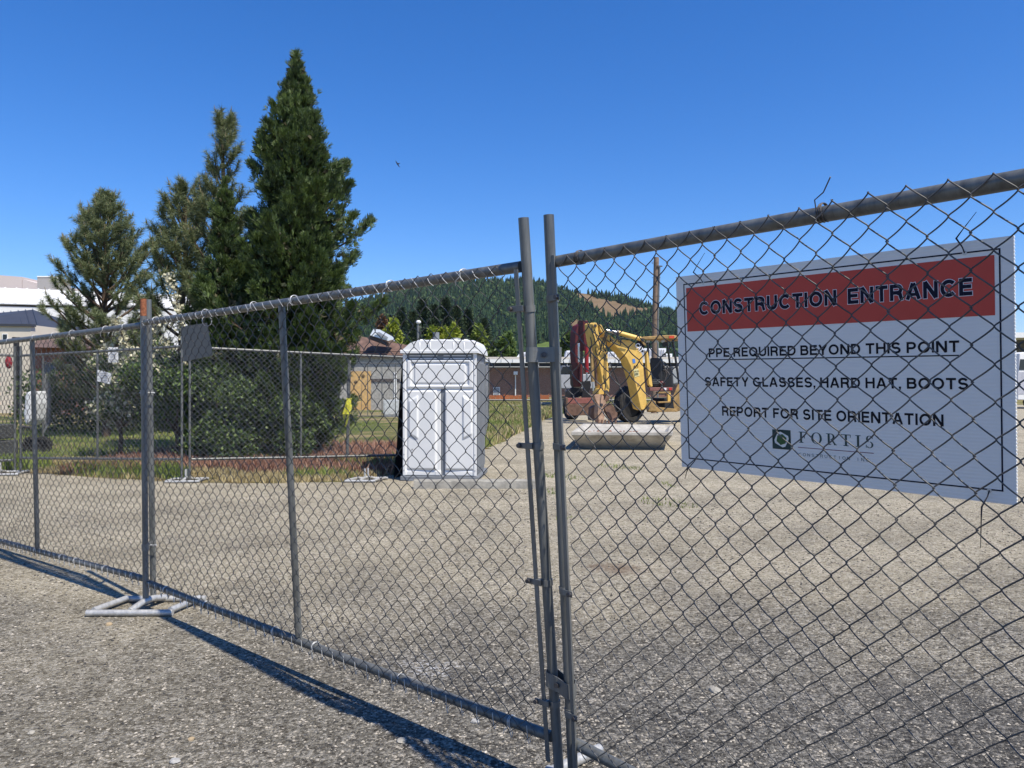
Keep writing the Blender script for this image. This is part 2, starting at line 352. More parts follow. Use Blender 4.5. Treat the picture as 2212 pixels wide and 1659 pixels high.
    for c in body:
        wd, P = G_(c)
        for p in P: out.append([(x + a, b) for a, b in p])
        x += wd + .15 * (1.0 if c != ' ' else .4)
    return out, x - .15
def letters_on(name, body, box, fr, m, parent, h=0.0006, T=.19, grow=0.0, gap=0.0, label=None):
    P, wd = stroke_letters(body, T); u0, v0, u1, v1 = box; O, U, W, N = [np.array(x) for x in fr]; b = MB(); sx_ = (u1 - u0) / wd; sy_ = v1 - v0
    for i, p in enumerate(P):
        q = np.array(p, float)
        if grow: c = q.mean(0); a = q[0] + q[1] - q[2] - q[3]; a /= np.linalg.norm(a) + 1e-9; t_ = q[0] + q[3] - q[1] - q[2]; t_ /= np.linalg.norm(t_) + 1e-9; q = q + grow * (np.sign((q - c) @ a)[:, None] * a + np.sign((q - c) @ t_)[:, None] * t_)
        b.add([tuple(O + (u0 + a * sx_) * U + (v0 + c * sy_) * W + (h + (i % 5) * 0.00003) * N) for a, c in q], [(0, 1, 2, 3)])
    return b.build(name, m, parent, world=True, label=label)

def pip(x, y, poly):
    inside = np.zeros(len(x), bool); j = len(poly) - 1
    for i in range(len(poly)):
        xi, yi = poly[i]; xj, yj = poly[j]
        c = ((yi > y) != (yj > y)) & (x < (xj - xi) * (y - yi) / (yj - yi + 1e-12) + xi); inside ^= c; j = i
    return inside

# ------------------------------------------------------------------ ground, verge, hill
MG = ground_material(); MV = verge_material()
gv = MB()
gv.add([(-4000, -60, 0), (4000, -60, 0), (4000, 5000, 0), (-4000, 5000, 0)], [(0, 1, 2, 3)])
tag(gv.build('ground', MG), kind='structure')

VERGE = [(-60, 13.6), (-9, 13.6), (-7, 12.6), (-5, 11.85), (-3.6, 11.75), (-2.7, 12.0), (-2.1, 12.7), (-1.4, 13.4), (-1.1, 15), (-0.5, 18.6), (0.4, 25), (1.4, 33), (3.2, 42), (9, 52), (60, 60), (60, 110), (-60, 110)]
def verge_edge(P):
    out = []
    for i, (x, y) in enumerate(P):
        x2, y2 = P[(i + 1) % len(P)]; d = math.hypot(x2 - x, y2 - y)
        k = max(1, min(40, int(d / 0.25))) if d < 22 else 1
        for j in range(k):
            t = j / k; a = 0.12 if abs(x) < 12 and y < 60 else 0
            out.append((x + (x2 - x) * t + random.uniform(-a, a), y + (y2 - y) * t + random.uniform(-a, a)))
    return out
ve = verge_edge(VERGE)
gv = MB(); gv.add([(x, y, 0.005) for x, y in ve], [tuple(range(len(ve)))]); tag(gv.build('verge_ground', MV), kind='structure')

M_HILL = mat('hill_undergrowth', (0.022, 0.034, 0.016), 1.0, 0, 0.3, 0.01, spec=0.0)
def hill_material():
    m = bpy.data.materials.new('hill_ground'); m.use_nodes = True; n = m.node_tree.nodes; l = m.node_tree.links
    p = n['Principled BSDF']; p.inputs['Roughness'].default_value = 1.0; p.inputs['Specular IOR Level'].default_value = 0.0
    tc = n.new('ShaderNodeTexCoord'); a = noise(n, l, tc.outputs['Object'], 0.02, 6, 0.7)
    l.new(ramp(n, l, a, [(0.3, (0.13, 0.092, 0.055)), (0.7, (0.20, 0.145, 0.09))]), p.inputs['Base Color']); return m
RX = [-2500, -600, 0, 300, 500, 700, 790, 850, 900, 960, 1040, 1110, 1170, 1230, 1290, 1340, 1374, 1410, 1456, 1560, 1700, 1900, 2050, 2300, 3200, 5000]
RY = [800, 785, 770, 752, 728, 690, 655, 636, 622, 612, 608, 611, 620, 628, 634, 643, 656, 664, 674, 690, 712, 745, 765, 775, 790, 800]
def hill_pt(px, s):
    Y = 520 + 900 * s
    ry = np.interp(px, RX, RY) + 3 * np.sin(px * 0.031) * s
    base = 812.0
    py = base + (ry - base) * (s ** 0.8)
    return (px - CX) / FPX * Y, Y, EYE - (py - CY) / FPX * Y, py
MEADOW = [[(1232, 638), (1262, 630), (1292, 645), (1330, 652), (1374, 663), (1404, 666), (1398, 675), (1372, 681), (1345, 683), (1322, 690), (1302, 680), (1283, 664), (1255, 652)],
          [(1226, 699), (1245, 690), (1262, 699), (1256, 716), (1236, 716)], [(1195, 735), (1240, 728), (1262, 745), (1262, 765), (1150, 765), (1130, 752)]]
gx = np.concatenate([np.linspace(-2500, 1100, 60), np.linspace(1104, 1500, 120), np.linspace(1530, 5000, 60)]); NG = len(gx); NS = 130; gs = np.linspace(0, 1, NS)
A, B_ = np.meshgrid(gx, gs); X, Y, Z, PY = hill_pt(A, B_)
Z[0, :] = -1
V = np.stack([X, Y, Z], -1).reshape(-1, 3)
i, j = np.meshgrid(np.arange(NS - 1), np.arange(NG - 1), indexing='ij'); a = i * NG + j
Fc = np.stack([a, a + 1, a + NG + 1, a + NG], -1).reshape(-1, 4)
ho = tag(npmesh('hill', V, Fc, M_HILL, smooth=True), kind='structure')
ho.data.materials.append(hill_material()); ho.data.materials.append(mat('hill_pasture', (0.10, 0.14, 0.04), 1.0, 0, 0.3, 0.05, spec=0))
mx_, my_ = A[:-1, :-1].ravel(), PY[:-1, :-1].ravel(); mi = np.zeros(len(Fc), np.int32)
mi[pip(mx_, my_, MEADOW[0]) | pip(mx_, my_, MEADOW[1])] = 1; mi[pip(mx_, my_, MEADOW[2])] = 2
ho.data.polygons.foreach_set('material_index', mi)

def forest():
    n = 19000; px = rng.uniform(640, 2050, n); s = rng.uniform(0, 1, n) ** 0.7
    s[:900] = rng.uniform(0.965, 1.0, 900)
    x, y, z, py = hill_pt(px, s); keep = np.ones(n, bool)
    for m in MEADOW: keep &= ~pip(px, py - 2, m)
    keep &= ~((py > 730) & (px > 1040) & (rng.uniform(0, 1, n) < 0.6))
    x, y, z, px, s = x[keep], y[keep], z[keep], px[keep], s[keep]; n = len(x)
    H = rng.uniform(0.35, 1, n) ** 1.2 * 19 * (0.45 + 0.55 * y / 1400); H *= np.where((px > 1190) & (px < 1460) & (s > 0.9), 0.75, 1)
    wid = H * rng.uniform(0.13, 0.22, n)
    for kind, sel in (('conifer', rng.uniform(0, 1, n) < 0.86),):
        for cone in (True, False):
            q = sel if cone else ~sel; m = q.sum(); K = 7
            ang = np.linspace(0, 2 * np.pi, K, endpoint=False)
            if cone: prof = [(0.0, 0.55), (0.12, 1.0), (0.33, 0.60), (0.36, 0.78), (0.6, 0.38), (0.62, 0.5), (1.0, 0.0)]
            else: prof = [(0.0, 0.4), (0.12, 1.1), (0.3, 1.5), (0.48, 1.3), (0.6, .8), (0.68, 0.0)]
            P = len(prof); Vv = np.zeros((m, P, K, 3), np.float32)
            jit = rng.uniform(0.6, 1.35, (m, P, K)); zj = rng.uniform(-0.04, 0.04, (m, P, K))
            for pi, (hz, rr) in enumerate(prof):
                Vv[:, pi, :, 0] = x[q][:, None] + np.cos(ang)[None] * (wid[q][:, None] * rr * jit[:, pi])
                Vv[:, pi, :, 1] = y[q][:, None] + np.sin(ang)[None] * (wid[q][:, None] * rr * jit[:, pi])
                Vv[:, pi, :, 2] = z[q][:, None] - 1 + H[q][:, None] * (hz + (zj[:, pi] if 0 < pi < P - 1 else 0))
            pi, k = np.meshgrid(np.arange(P - 1), np.arange(K), indexing='ij')
            f = np.stack([pi * K + k, pi * K + (k + 1) % K, (pi + 1) * K + (k + 1) % K, (pi + 1) * K + k], -1).reshape(-1, 4)
            Fa = (f[None] + (np.arange(m) * P * K)[:, None, None]).reshape(-1, 4)
            mm = mat('forest_conifer', (0.014, 0.031, 0.021), 1, 0, col2=(0.038, 0.066, 0.032), island=0.8, scale=0.02, spec=0.0) if cone else \
                mat('forest_broadleaf', (0.032, 0.054, 0.024), 1, 0, col2=(0.066, 0.095, 0.038), island=0.8, scale=0.02, spec=0.0)
            o = npmesh('hillside_forest', Vv.reshape(-1, 3), Fa, mm)
            tag(o, 'dark conifer forest covering the far hillside' if cone else 'paler broadleaf trees scattered through the hillside forest', 'forest', kind='stuff')
forest()

# ------------------------------------------------------------------ chain link panels
def bil(c, u, v):
    B0, B1, T0, T1 = [np.array(q) for q in c]
    u = np.asarray(u)[..., None]; v = np.asarray(v)[..., None]
    return B0 * (1 - u) * (1 - v) + B1 * u * (1 - v) + T0 * (1 - u) * v + T1 * u * v
def chain_mesh(c, N, u_lo, u_hi, v_lo, v_hi, pts=12, sides=4, wr=0.0019, d=0.0815, amp=0.0065, off=0.0, wob=0.012, seed=1, phase=0.0, dw=0.087):
    """one wire is a flattened helix; the others hook into it half a diamond further on"""
    B0, B1, T0, T1 = [Vector(q) for q in c]; L = ((B1 - B0).length + (T1 - T0).length) / 2; Hh = ((T0 - B0).length + (T1 - B1).length) / 2
    nper = max(1, round((v_hi - v_lo) * Hh / d)); dz = (v_hi - v_lo) * Hh / nper; A = dw / 4 + wr * 0.9; K = 2 * int((u_hi - u_lo) * L / dw)
    n = int(nper * pts) + 1; th = np.arange(n) / pts * 2 * np.pi + phase
    x = A * np.arcsin(0.992 * np.cos(th)) / np.arcsin(0.992); ww = amp * np.sin(th); vv = v_lo * Hh + np.arange(n) / pts * dz
    Pl = np.stack([x, ww, vv], -1)
    def rings(Pl):
        T = np.gradient(Pl, axis=0); T /= np.linalg.norm(T, axis=1)[:, None]
        ref = np.array([0, 1.0, 0]); s = np.cross(T, ref); s /= np.linalg.norm(s, axis=1)[:, None]; b = np.cross(s, T)
        a = np.linspace(0, 2 * np.pi, sides, endpoint=False) + 0.4
        return Pl[:, None, :] + wr * (np.cos(a)[None, :, None] * s[:, None, :] + np.sin(a)[None, :, None] * b[:, None, :])
    even = rings(Pl); Pm = Pl.copy(); Pm[:, 0] = A * np.arcsin(0.992 * np.cos(th + np.pi)) / np.arcsin(0.992); Pm[:, 1] = amp * np.sin(th + np.pi); odd = rings(Pm)
    r = np.random.default_rng(seed); out = []
    uk = u_lo * L + (np.arange(K) + 0.5) * (u_hi - u_lo) * L / K
    jx = r.normal(0, 0.0012, K)
    for k in range(K):
        q = (even if k % 2 == 0 else odd).copy().reshape(-1, 3); q[:, 0] += uk[k] + jx[k]
        out.append(q)
    Q = np.concatenate(out)
    u, wv, v = Q[:, 0], Q[:, 1], Q[:, 2]
    a1, a2, a3, a4 = r.uniform(0, 6, 4)
    wb = wob * (np.sin(u * 2.1 + a1 + v * 1.3) + 0.6 * np.sin(u * 5.3 + a2) * np.sin(v * 3.1 + a3) )
    edge = np.clip((u / L) * 8, 0, 1) * np.clip((1 - u / L) * 8, 0, 1); wb *= edge
    u2 = u + 0.004 * np.sin(v * 4 + a4 + u) * edge; v2 = v + (0.006 * np.sin(u * 3.7 + a1) - 0.004 + 0.004 * np.sin(u * 9 + v * 2)) * edge
    P = bil(c, u2 / L, v2 / Hh) + np.array(N)[None] * (wv + off + wb)[:, None]
    i, k = np.meshgrid(np.arange(n - 1), np.arange(sides), indexing='ij')
    f = np.stack([i * sides + k, i * sides + (k + 1) % sides, (i + 1) * sides + (k + 1) % sides, (i + 1) * sides + k], -1).reshape(-1, 4)
    Fa = (f[None] + (np.arange(K) * n * sides)[:, None, None]).reshape(-1, 4)
    return P, Fa, K, uk / L

def band(mb, c, axis, r, h):                  # strap wrapped round a post
    mb.tube([Vector(c) - Vector(axis) * h / 2, Vector(c) + Vector(axis) * h / 2], r, 14)

def chain_panel(label, c, N, cat='chain link fence', group=None, name='chain_link_fence_panel', stiff=0.5, posts=(1, 1), pr=0.019, rr=0.021, up=0.17, v_ext=(0.0, 0.0),
                pts=12, sides=4, wr=0.0019, d=0.0815, off=0.028, tie_n=7, u_in=(0.0, 0.0), seed=1, wob=0.012, mw=None, ties=True, k=12, down=None, amp=0.0065, dull=False, knuck=None):
    B0, B1, T0, T1 = [Vector(q) for q in c]; N = Vector(N)
    root = thing(name, (B0.x, B0.y, 0), label, cat, group)
    Mp = M_GALV2 if dull else M_GALV
    a = (B1 - B0).normalized()
    MB().tube([T0 + a * 0.004, T0.lerp(T1, 0.33) - Vector((0, 0, 0.004)), T0.lerp(T1, 0.66) - Vector((0, 0, 0.005)), T1 - a * 0.004], rr, k).build('top_rail', Mp, root, world=True)
    MB().tube([B0 + a * 0.004, B0.lerp(B1, 0.4) - Vector((0, 0, 0.004)), B1 - a * 0.004], rr, k).build('bottom_rail', Mp, root, world=True)
    for i, (Bq, Tq) in enumerate(((B0, T0), (B1, T1))):
        if not posts[i]: continue
        dr = (Tq - Bq).normalized(); sh = -a * (pr + 0.001) if i == 0 else a * (pr + 0.001)
        lo = Bq + sh - dr * (Bq.z / dr.z - 0.004); hi = Tq + sh + dr * up
        MB().tube([lo, Bq.lerp(Tq, 0.5) + sh, hi], pr, k).build('post', Mp, root, world=True)
    if stiff is not None:
        for q in (stiff if isinstance(stiff, tuple) else (stiff,)):
            MB().tube([B0.lerp(B1, q) + Vector((0, 0, rr * 0.9)), T0.lerp(T1, q) - Vector((0, 0, rr * 0.9))], pr * 0.95, k).build('mid_post', Mp, root, world=True)
    Hh = (T0 - B0).length
    P, Fa, K, us = chain_mesh(c, N, u_in[0], 1 - u_in[1], -v_ext[0] / Hh, 1 + v_ext[1] / Hh, pts, sides, wr, d, amp, off, wob, seed)
    o = npmesh('chain_link_mesh', P, Fa, mw or M_WIRE, root, 'stuff', True, off=root.location)
    if knuck:
        mb = MB(); Lp = (B1 - B0).length
        for k_ in range(0, K - 1, 2):
            u_ = (us[k_] + us[k_ + 1]) / 2; pT = T0.lerp(T1, u_) + N * (off - .002 + .003 * math.sin(k_ * 1.3)); pB = B0.lerp(B1, u_) + N * (off - .002)
            if knuck[0]: j_ = .005 * math.sin(k_ * 2.1); mb.tube([pT + Vector((0, 0, -.030)), pT + a * .020 + Vector((0, 0, -.012 + j_)) + N * .003, pT + a * (.042 + j_) + Vector((0, 0, .010 + j_))], .0012, 4, False)
            if knuck[1]: j_ = .008 * math.sin(k_ * 1.7); mb.tube([pB + Vector((0, 0, .02)), pB - a * .006 + Vector((0, 0, -.03 + j_)), pB - a * .012 + Vector((0, 0, -.046 + j_)) , pB - a * .02 + Vector((0, 0, -.034 + j_)), pB - a * .012 + Vector((0, 0, -.02))], .0016, 4, False)
        mb.build('knuckle_ends', M_TIE, root, world=True, kind='stuff')  # mesh ends in the pale tie tone, putting their sunlit gleam into colour
    if ties:
        for e, (Q0, Q1) in enumerate(((T0, T1), (B0, B1))):
            for i in range(tie_n):
                t = (i + 0.5 + 0.2 * math.sin(i * 2.3 + seed + e)) / tie_n; p = Q0.lerp(Q1, t)
                mb = MB(); mb.ring(p + N * 0.002, a + Vector((0, 0, 0.15 * math.sin(i * 1.7))), rr + 0.0035, 0.0016, 14, 5); mb.ring(p + N * 0.002 + a * 0.005, a - Vector((0, 0, 0.12)), rr + 0.003, 0.0016, 14, 5)
                q = p + N * (rr + 0.01) - Vector((0, 0, 0.012)); mb.tube([q, q + a * 0.012 - Vector((0, 0, 0.012)) + N * 0.006, q + a * 0.02 - Vector((0, 0, 0.03 + 0.01 * math.sin(i)))], 0.0016, 5)
                mb.build('wire_tie', M_TIE, root, world=True)
    return root

def tension_and_bands(root, B, T, a, N, side, zs, off_bar=0.012):
    """flat tension bar beside a gate post, held by strap bands with bolts; a points from the post into the panel"""
    B, T, a, N = Vector(B), Vector(T), Vector(a), Vector(N)
    pc = lambda z: B + (T - B) * ((z - B.z) / (T.z - B.z))
    dr = (T - B).normalized()
    lo = pc(0.10) + a * off_bar + N * 0.022; hi = pc(T.z + (0.02 if side > 0 else -0.012)) + a * off_bar + N * 0.022
    ax = Matrix((a, N, dr)).transposed()
    MB().box((lo + hi) / 2, (0.0195, 0.005, (hi - lo).length), ax=ax).build('tension_bar', M_GALV2, root, world=True, bevel=0.0015)
    for z in zs:
        p = pc(z); post = p - a * 0.020
        mb = MB(); mb.tube([post - dr * 0.0115, post + dr * 0.0115], 0.0222, 16)
        for s in (1,):
            mb.box(post + a * 0.036 + N * 0.0305, (0.066, 0.003, 0.022), ax=ax)
            mb.box(post + a * 0.022 + N * 0.022, (0.02, 0.018, 0.022), ax=ax)
        o = mb.build('brace_band', M_GALV2, root, world=True, bevel=0.001)
        bp = post + a * 0.060 + N * 0.032
        MB().tube([bp, bp + N * 0.012], 0.0085, 8).build('bolt', M_BOLT, o, world=True)

# gate and neighbouring panels (bottom rail ends, top rail ends)
A_ = [(0.153, 2.896, 0.192), (-2.443, 5.179, 0.180), (0.037, 2.764, 1.942), (-2.457, 5.163, 1.935)]
NA = (-0.660, -0.750, 0.0)
rA = chain_panel('chain link gate leaf between the rusty-tipped post pair and the gate opening', A_, NA, 'gate', name='chain_link_gate', stiff=0.487, posts=(1, 0), v_ext=(0.035, 0.014), seed=3, u_in=(0.018, 0.002), tie_n=6, knuck=(1, 1))
tension_and_bands(rA, A_[0], A_[2], (-0.752, 0.659, 0), NA, -1, (1.79, 1.295, 0.79, 0.33))
C_ = [(0.232, 2.813, 0.206), (2.343, 0.225, 0.210), (0.152, 2.748, 1.956), (2.25, 0.15, 1.953)]
NC = (-0.775, -0.632, 0.0)
rC = chain_panel('near chain link gate leaf that carries the construction sign', C_, NC, 'gate', name='chain_link_gate', stiff=0.5, posts=(1, 1), v_ext=(0.03, 0.015), seed=5, u_in=(0.016, 0.01), tie_n=5, pts=16, sides=5, wob=0.009, ties=False)
tension_and_bands(rC, C_[0], C_[2], (0.632, -0.775, 0), NC, 1, (1.825, 1.295, 0.77, 0.32), 0.016)
B_p = [(-2.571, 5.389, 0.123), (-5.24, 7.335, 0.07), (-2.581, 5.376, 1.873), (-5.28, 7.29, 1.82)]
B_p = [(-2.50, 5.235, 0.195), (-5.24, 7.335, 0.12), (-2.51, 5.225, 1.92), (-5.28, 7.29, 1.87)]
NB = (-0.591, -0.806, 0.0)
rB = chain_panel('chain link fence panel left of the rusty-capped post, running off the left edge', B_p, NB, stiff=0.505, posts=(0, 1), v_ext=(0.03, -0.004), off=0.026, seed=9, tie_n=9, pts=12, knuck=(0, 1))

# post pair with rusty cap: post of panel B and a loose stand post
p0 = Vector((-2.50, 5.13, 0)); 
def pole_thing(name, lo, hi, r, m, label, cat, part=None):
    t = thing(name, lo, label, cat); MB().tube([lo, Vector(lo).lerp(Vector(hi), 0.5), hi], r, 14).build('pipe', m, t, world=True); return t
lo = at(315, 1314, 5.19); lo.z = 0.03; hi = at(309.5, 646, 5.19)
pr_ = pole_thing('fence_post', lo, hi, 0.0195, M_GALVR, 'steel fence post with an orange rusty tip, standing left in the post pair', 'fence post')
dr = (hi - lo).normalized()
MB().tube([hi - dr * 0.115, hi + dr * 0.001], 0.0203, 14).build('rusty_tip', M_RUST, pr_, world=True, label='orange rusted tip of the post')
lo2 = at(331.5, 1304, 5.31); lo2.z = 0.03; hi2 = at(320.5, 647, 5.33)
pole_thing('fence_post', lo2, hi2, 0.0195, M_GALV, 'plain grey fence post standing right of the rusty-tipped one', 'fence post')
for z, lab in ((1.46, 'upper'), (0.42, 'lower')):
    t = thing('pipe_clamp', lo.lerp(hi, (z - 0.03) / 2.0), '%s saddle clamp joining the two posts of the rusty-tipped pair' % lab, 'clamp')
    a1 = lo.lerp(hi, (z - .03) / (hi.z - .03)); a2 = lo2.lerp(hi2, (z - .03) / (hi2.z - .03))
    for a_ in (a1, a2): MB().tube([a_ - dr * 0.02, a_ + dr * 0.02], 0.0235, 14).build('strap', M_GALV2, t, world=True)
    d2 = (a2 - a1).normalized(); n2 = Vector((d2.y, -d2.x, 0)); mid = (a1 + a2) / 2
    MB().box(mid, (0.05, 0.01, 0.038), rot=math.atan2(d2.y, d2.x)).build('bridge', M_GALV2, t, world=True)
    MB().tube([mid - n2 * 0.05, mid + n2 * 0.05], 0.005, 8).build('bolt', M_TIE, t, world=True)

# saddle clamps across the gate opening
def gate_clamp(z, lab, drop):
    PA = Vector(A_[0]).lerp(Vector(A_[2]), (z - .192) / 1.75) + Vector((0.752, -0.659, 0)) * 0.020
    PC = Vector(C_[0]).lerp(Vector(C_[2]), (z - drop - .206) / 1.75) - Vector((0.632, -0.775, 0)) * 0.020
    t = thing('pipe_clamp', (PA + PC) / 2, lab, 'clamp')
    d = (PC - PA).normalized(); n = Vector((d.y, -d.x, 0)).normalized()
    if n.y > 0: n = -n
    for s in (1, -1):
        mb = MB()
        pts = [PA - d * 0.024 , PA - d * 0.012 + n * s * 0.026, PA + n * s * 0.027, PA + d * 0.04 + n * s * 0.019, PC - d * 0.04 + n * s * 0.019, PC + n * s * 0.027, PC + d * 0.012 + n * s * 0.026, PC + d * 0.024]
        for i in range(len(pts) - 1):
            p, q = pts[i], pts[i + 1]; mb.prism([p + Vector((0, 0, -0.027)), q + Vector((0, 0, -0.027)), q + Vector((0, 0, 0.027)), p + Vector((0, 0, 0.027))], n * s * 0.004)
        mb.build('strap', M_GALV2, t, world=True)
    m_ = (PA + PC) / 2
    MB().tube([m_ - n * 0.03, m_ + n * 0.034], 0.0095, 8).build('bolt', M_BOLT, t, world=True)
gate_clamp(1.625, 'upper saddle clamp holding the two gate posts together', 0.0)
gate_clamp(0.425, 'lower saddle clamp holding the two gate posts together', 0.02)
# worn tape or sleeve marks on the near posts
def foot(lab, c, u, v, w, dpt, stub=True, mid=True, m=M_FOOT, r=0.021, group=None):
    c = Vector(c); u = Vector(u).normalized(); v = Vector(v).normalized()
    t = thing('fence_stand', c, lab, 'fence stand', group)
    q = [c - u * w / 2 - v * dpt / 2, c + u * w / 2 - v * dpt / 2, c + u * w / 2 + v * dpt / 2, c - u * w / 2 + v * dpt / 2]
    z = Vector((0, 0, r + 0.002)); z2 = Vector((0, 0, r + 0.012))
    for (a, b, e) in ((0, 1, 0.03), (3, 2, 0.03), (0, 3, -0.02), (1, 2, -0.02)):
        d = (q[b] - q[a]).normalized() * e; zz = z if e > 0 else z2
        MB().tube([q[a] - d + zz, q[b] + d + zz], r, 12).build('base_pipe', m, t, world=True)
    if mid: MB().tube([c - v * dpt / 2 + z2, c - v * 0.05 + z2 * 1.8, c + v * 0.05 + z2 * 1.8, c + v * dpt / 2 + z2], r, 12).build('cross_pipe', m, t, world=True)
    if stub:
        for s in (-1, 1): MB().tube([c + v * 0.05 * s + z2, c + v * 0.05 * s + Vector((0, 0, 0.20))], r * 0.8, 10).build('socket_pipe', m, t, world=True)
    return t
foot('white-grey pipe foot under the rusty-tipped post pair', (-2.46, 5.20, 0), (1, 0.015, 0), (0.09, 0.36, 0), 0.50, 0.34, stub=False)
t = thing('fence_stand', (0.16, 2.95, 0), 'white pipe stand under the two gate posts, cut off by the bottom edge', 'fence stand')
u_ = Vector((.742, .67, 0)); e_ = Vector((0.36, 3.155, .023))
MB().tube([e_ - u_ * .62, e_], .022, 12).build('base_pipe', M_FOOT, t, world=True); c_ = Vector((.19, 2.89, .023)) + Vector((.67, -.742, 0)) * .02
MB().tube([e_ - u_ * .3 + Vector((0, 0, .012)), c_ + Vector((0, 0, .02)), c_ + Vector((.67, -.742, 0)) * .4], .022, 12).build('cross_pipe', M_FOOT, t, world=True)
q_ = c_ + Vector((.67, -.742, 0)) * .42; MB().tube([q_ - u_ * .45, q_ + u_ * .02], .022, 12).build('base_pipe', M_FOOT, t, world=True)

# ------------------------------------------------------------------ grey plate wired to the gate leaf
NAv = Vector(NA); aA = (Vector(A_[1]) - Vector(A_[0])).normalized(); 
def on_panel(c, N, px, py, off):
    """meet the measured direction with the panel's surface"""
    B0, B1, T0, T1 = [Vector(q) for q in c]; N = Vector(N); d = at(px, py, 1.0) - Vector((0, 0, EYE)); O = Vector((0, 0, EYE))
    p = None; u, v = 0.5, 0.5
    for _ in range(12):
        q = Vector(bil(c, u, v)); e = ((T0.lerp(T1, u) - B0.lerp(B1, u)).normalized()); a = (B1 - B0).normalized(); n = a.cross(e).normalized()
        if n.dot(N) < 0: n = -n
        q2 = q + n * off; t = (q2 - O).dot(n) / d.dot(n); p = O + d * t
        u = (p - B0 - (T0 - B0) * v).dot(a) / (B1 - B0).length; v = (p - B0).dot(e) / 1.75
    return p, n
q = [on_panel(A_, NA, x, y, 0.002)[0] for x, y in ((391, 706), (447, 697), (459, 768), (396, 781))]
pn = on_panel(A_, NA, 425, 740, 0.0)[1]
t = thing('metal_plate', q[3], 'blank grey metal sign plate seen from behind, wired under the gate top rail', 'sign plate')
MB().prism(q, -pn * 0.002).build('plate', mat('plate_back', (0.19, 0.175, 0.145), 0.6, 0.1, 0.1, 3), t, world=True)
for p in (q[0], q[1]):
    MB().ring(p + Vector((0, 0, 0.01)), aA, 0.03, 0.0018, 12, 5).build('wire_tie', M_TIE, t, world=True)

# ------------------------------------------------------------------ construction sign
cs = [on_panel(C_, NC, x, y, -0.026) for x, y in ((1455, 600), (2187, 508), (2199, 1093), (1478, 1008))]
nS = cs[0][1]; TL, TR, BR, BL = [c[0] for c in cs]
ctr = (TL + TR + BR + BL) / 4; U = ((TR - TL) + (BR - BL)) / 2; sw = U.length; U.normalize()
W_ = ((TL - BL) + (TR - BR)) / 2; sh_ = W_.length; W_ = (W_ - U * W_.dot(U)).normalized(); nS = U.cross(W_).normalized()
if nS.dot(Vector(NC)) < 0: nS = -nS
sc = sw / 0.9144; O = ctr - U * sw / 2 - W_ * sh_ / 2; sv_ = sh_ / 0.6096
print('sign size', sw, sh_)
fr = (O, U * sc, W_ * sv_, nS)
sg = thing('construction_sign', O, 'white site sign reading CONSTRUCTION ENTRANCE on a red band, hung behind the near gate mesh', 'sign')
def sp(u, v, h=0.0): return Vector(O) + U * sc * u + W_ * sv_ * v + nS * h
def board_material():
    m = bpy.data.materials.new('corrugated_plastic'); m.use_nodes = True; n = m.node_tree.nodes; l = m.node_tree.links
    p = n['Principled BSDF']; p.inputs['Roughness'].default_value = 0.38
    tc = n.new('ShaderNodeTexCoord'); mp = n.new('ShaderNodeMapping'); l.new(tc.outputs['Object'], mp.inputs[0])
    wv = n.new('ShaderNodeTexWave'); wv.bands_direction = 'Z'; wv.inputs['Scale'].default_value = 38; wv.inputs['Distortion'].default_value = 0.0
    l.new(mp.outputs[0], wv.inputs[0])
    f = noise(n, l, tc.outputs['Object'], 3, 5, 0.6)
    c = mixc(n, l, f, (0.84, 0.81, 0.75), (0.88, 0.85, 0.79)); c = mixc(n, l, math_node(n, l, 'MULTIPLY', wv.outputs['Fac'], 0.035), c, (0.55, 0.57, 0.60))
    l.new(c, p.inputs['Base Color']); b = n.new('ShaderNodeBump'); b.inputs['Strength'].default_value = 0.25; b.inputs['Distance'].default_value = 0.001
    l.new(wv.outputs['Fac'], b.inputs['Height']); l.new(b.outputs[0], p.inputs['Normal'])
    return m
MB().prism([sp(0, 0), sp(.9144, 0), sp(.9144, .6096), sp(0, .6096)], -nS * 0.005).build('board', board_material(), sg, world=True)
flm = MB()
for i in range(76):
    v = 0.004 + i * 0.008; flm.prism([sp(.9144, v, -0.0042), sp(.9144, v, -0.0008), sp(.9144, v + .004, -0.0008), sp(.9144, v + .004, -0.0042)], U * 0.0012)
flm.build('fluted_edge', mat('flute', (0.85, 0.87, 0.88), 0.3, 0, 0.02), sg, world=True)
M_NAVY = mat('print_navy', (0.004, 0.005, 0.022), 0.5, 0, 0.05, spec=.2); M_REDP = mat('print_red', (0.58, 0.052, 0.032), 0.42, 0, 0.05, 3)
M_BLK = mat('print_black', (0.006, 0.006, 0.012), 0.5, 0, 0.05, spec=.2); M_PW = mat('print_white', (0.78, 0.78, 0.8), 0.4, 0, 0.02)
M_GRN = mat('print_green', (0.03, 0.10, 0.025), 0.45, 0, 0.05); M_TEAL = mat('print_dark_green', (0.008, 0.045, 0.045), 0.45, 0, 0.05); M_PUR = mat('print_purple', (0.16, 0.015, 0.06), 0.45, 0, 0.05)
def patch(b, u0, v0, u1, v1, h=0.0006): return b.add([sp(u0, v0, h), sp(u1, v0, h), sp(u1, v1, h), sp(u0, v1, h)], [(0, 1, 2, 3)])
b = MB(); e = 0.0035
patch(b, .028, .5815, .889, .585); patch(b, .028, .0285, .889, .032); patch(b, .028, .0321, .028 + e, .5814); patch(b, .889 - e, .0321, .889, .5814)
b.build('border_line', M_NAVY, sg, world=True)
b = MB(); patch(b, .038, .434, .877, .571); b.build('red_band', M_REDP, sg, world=True)
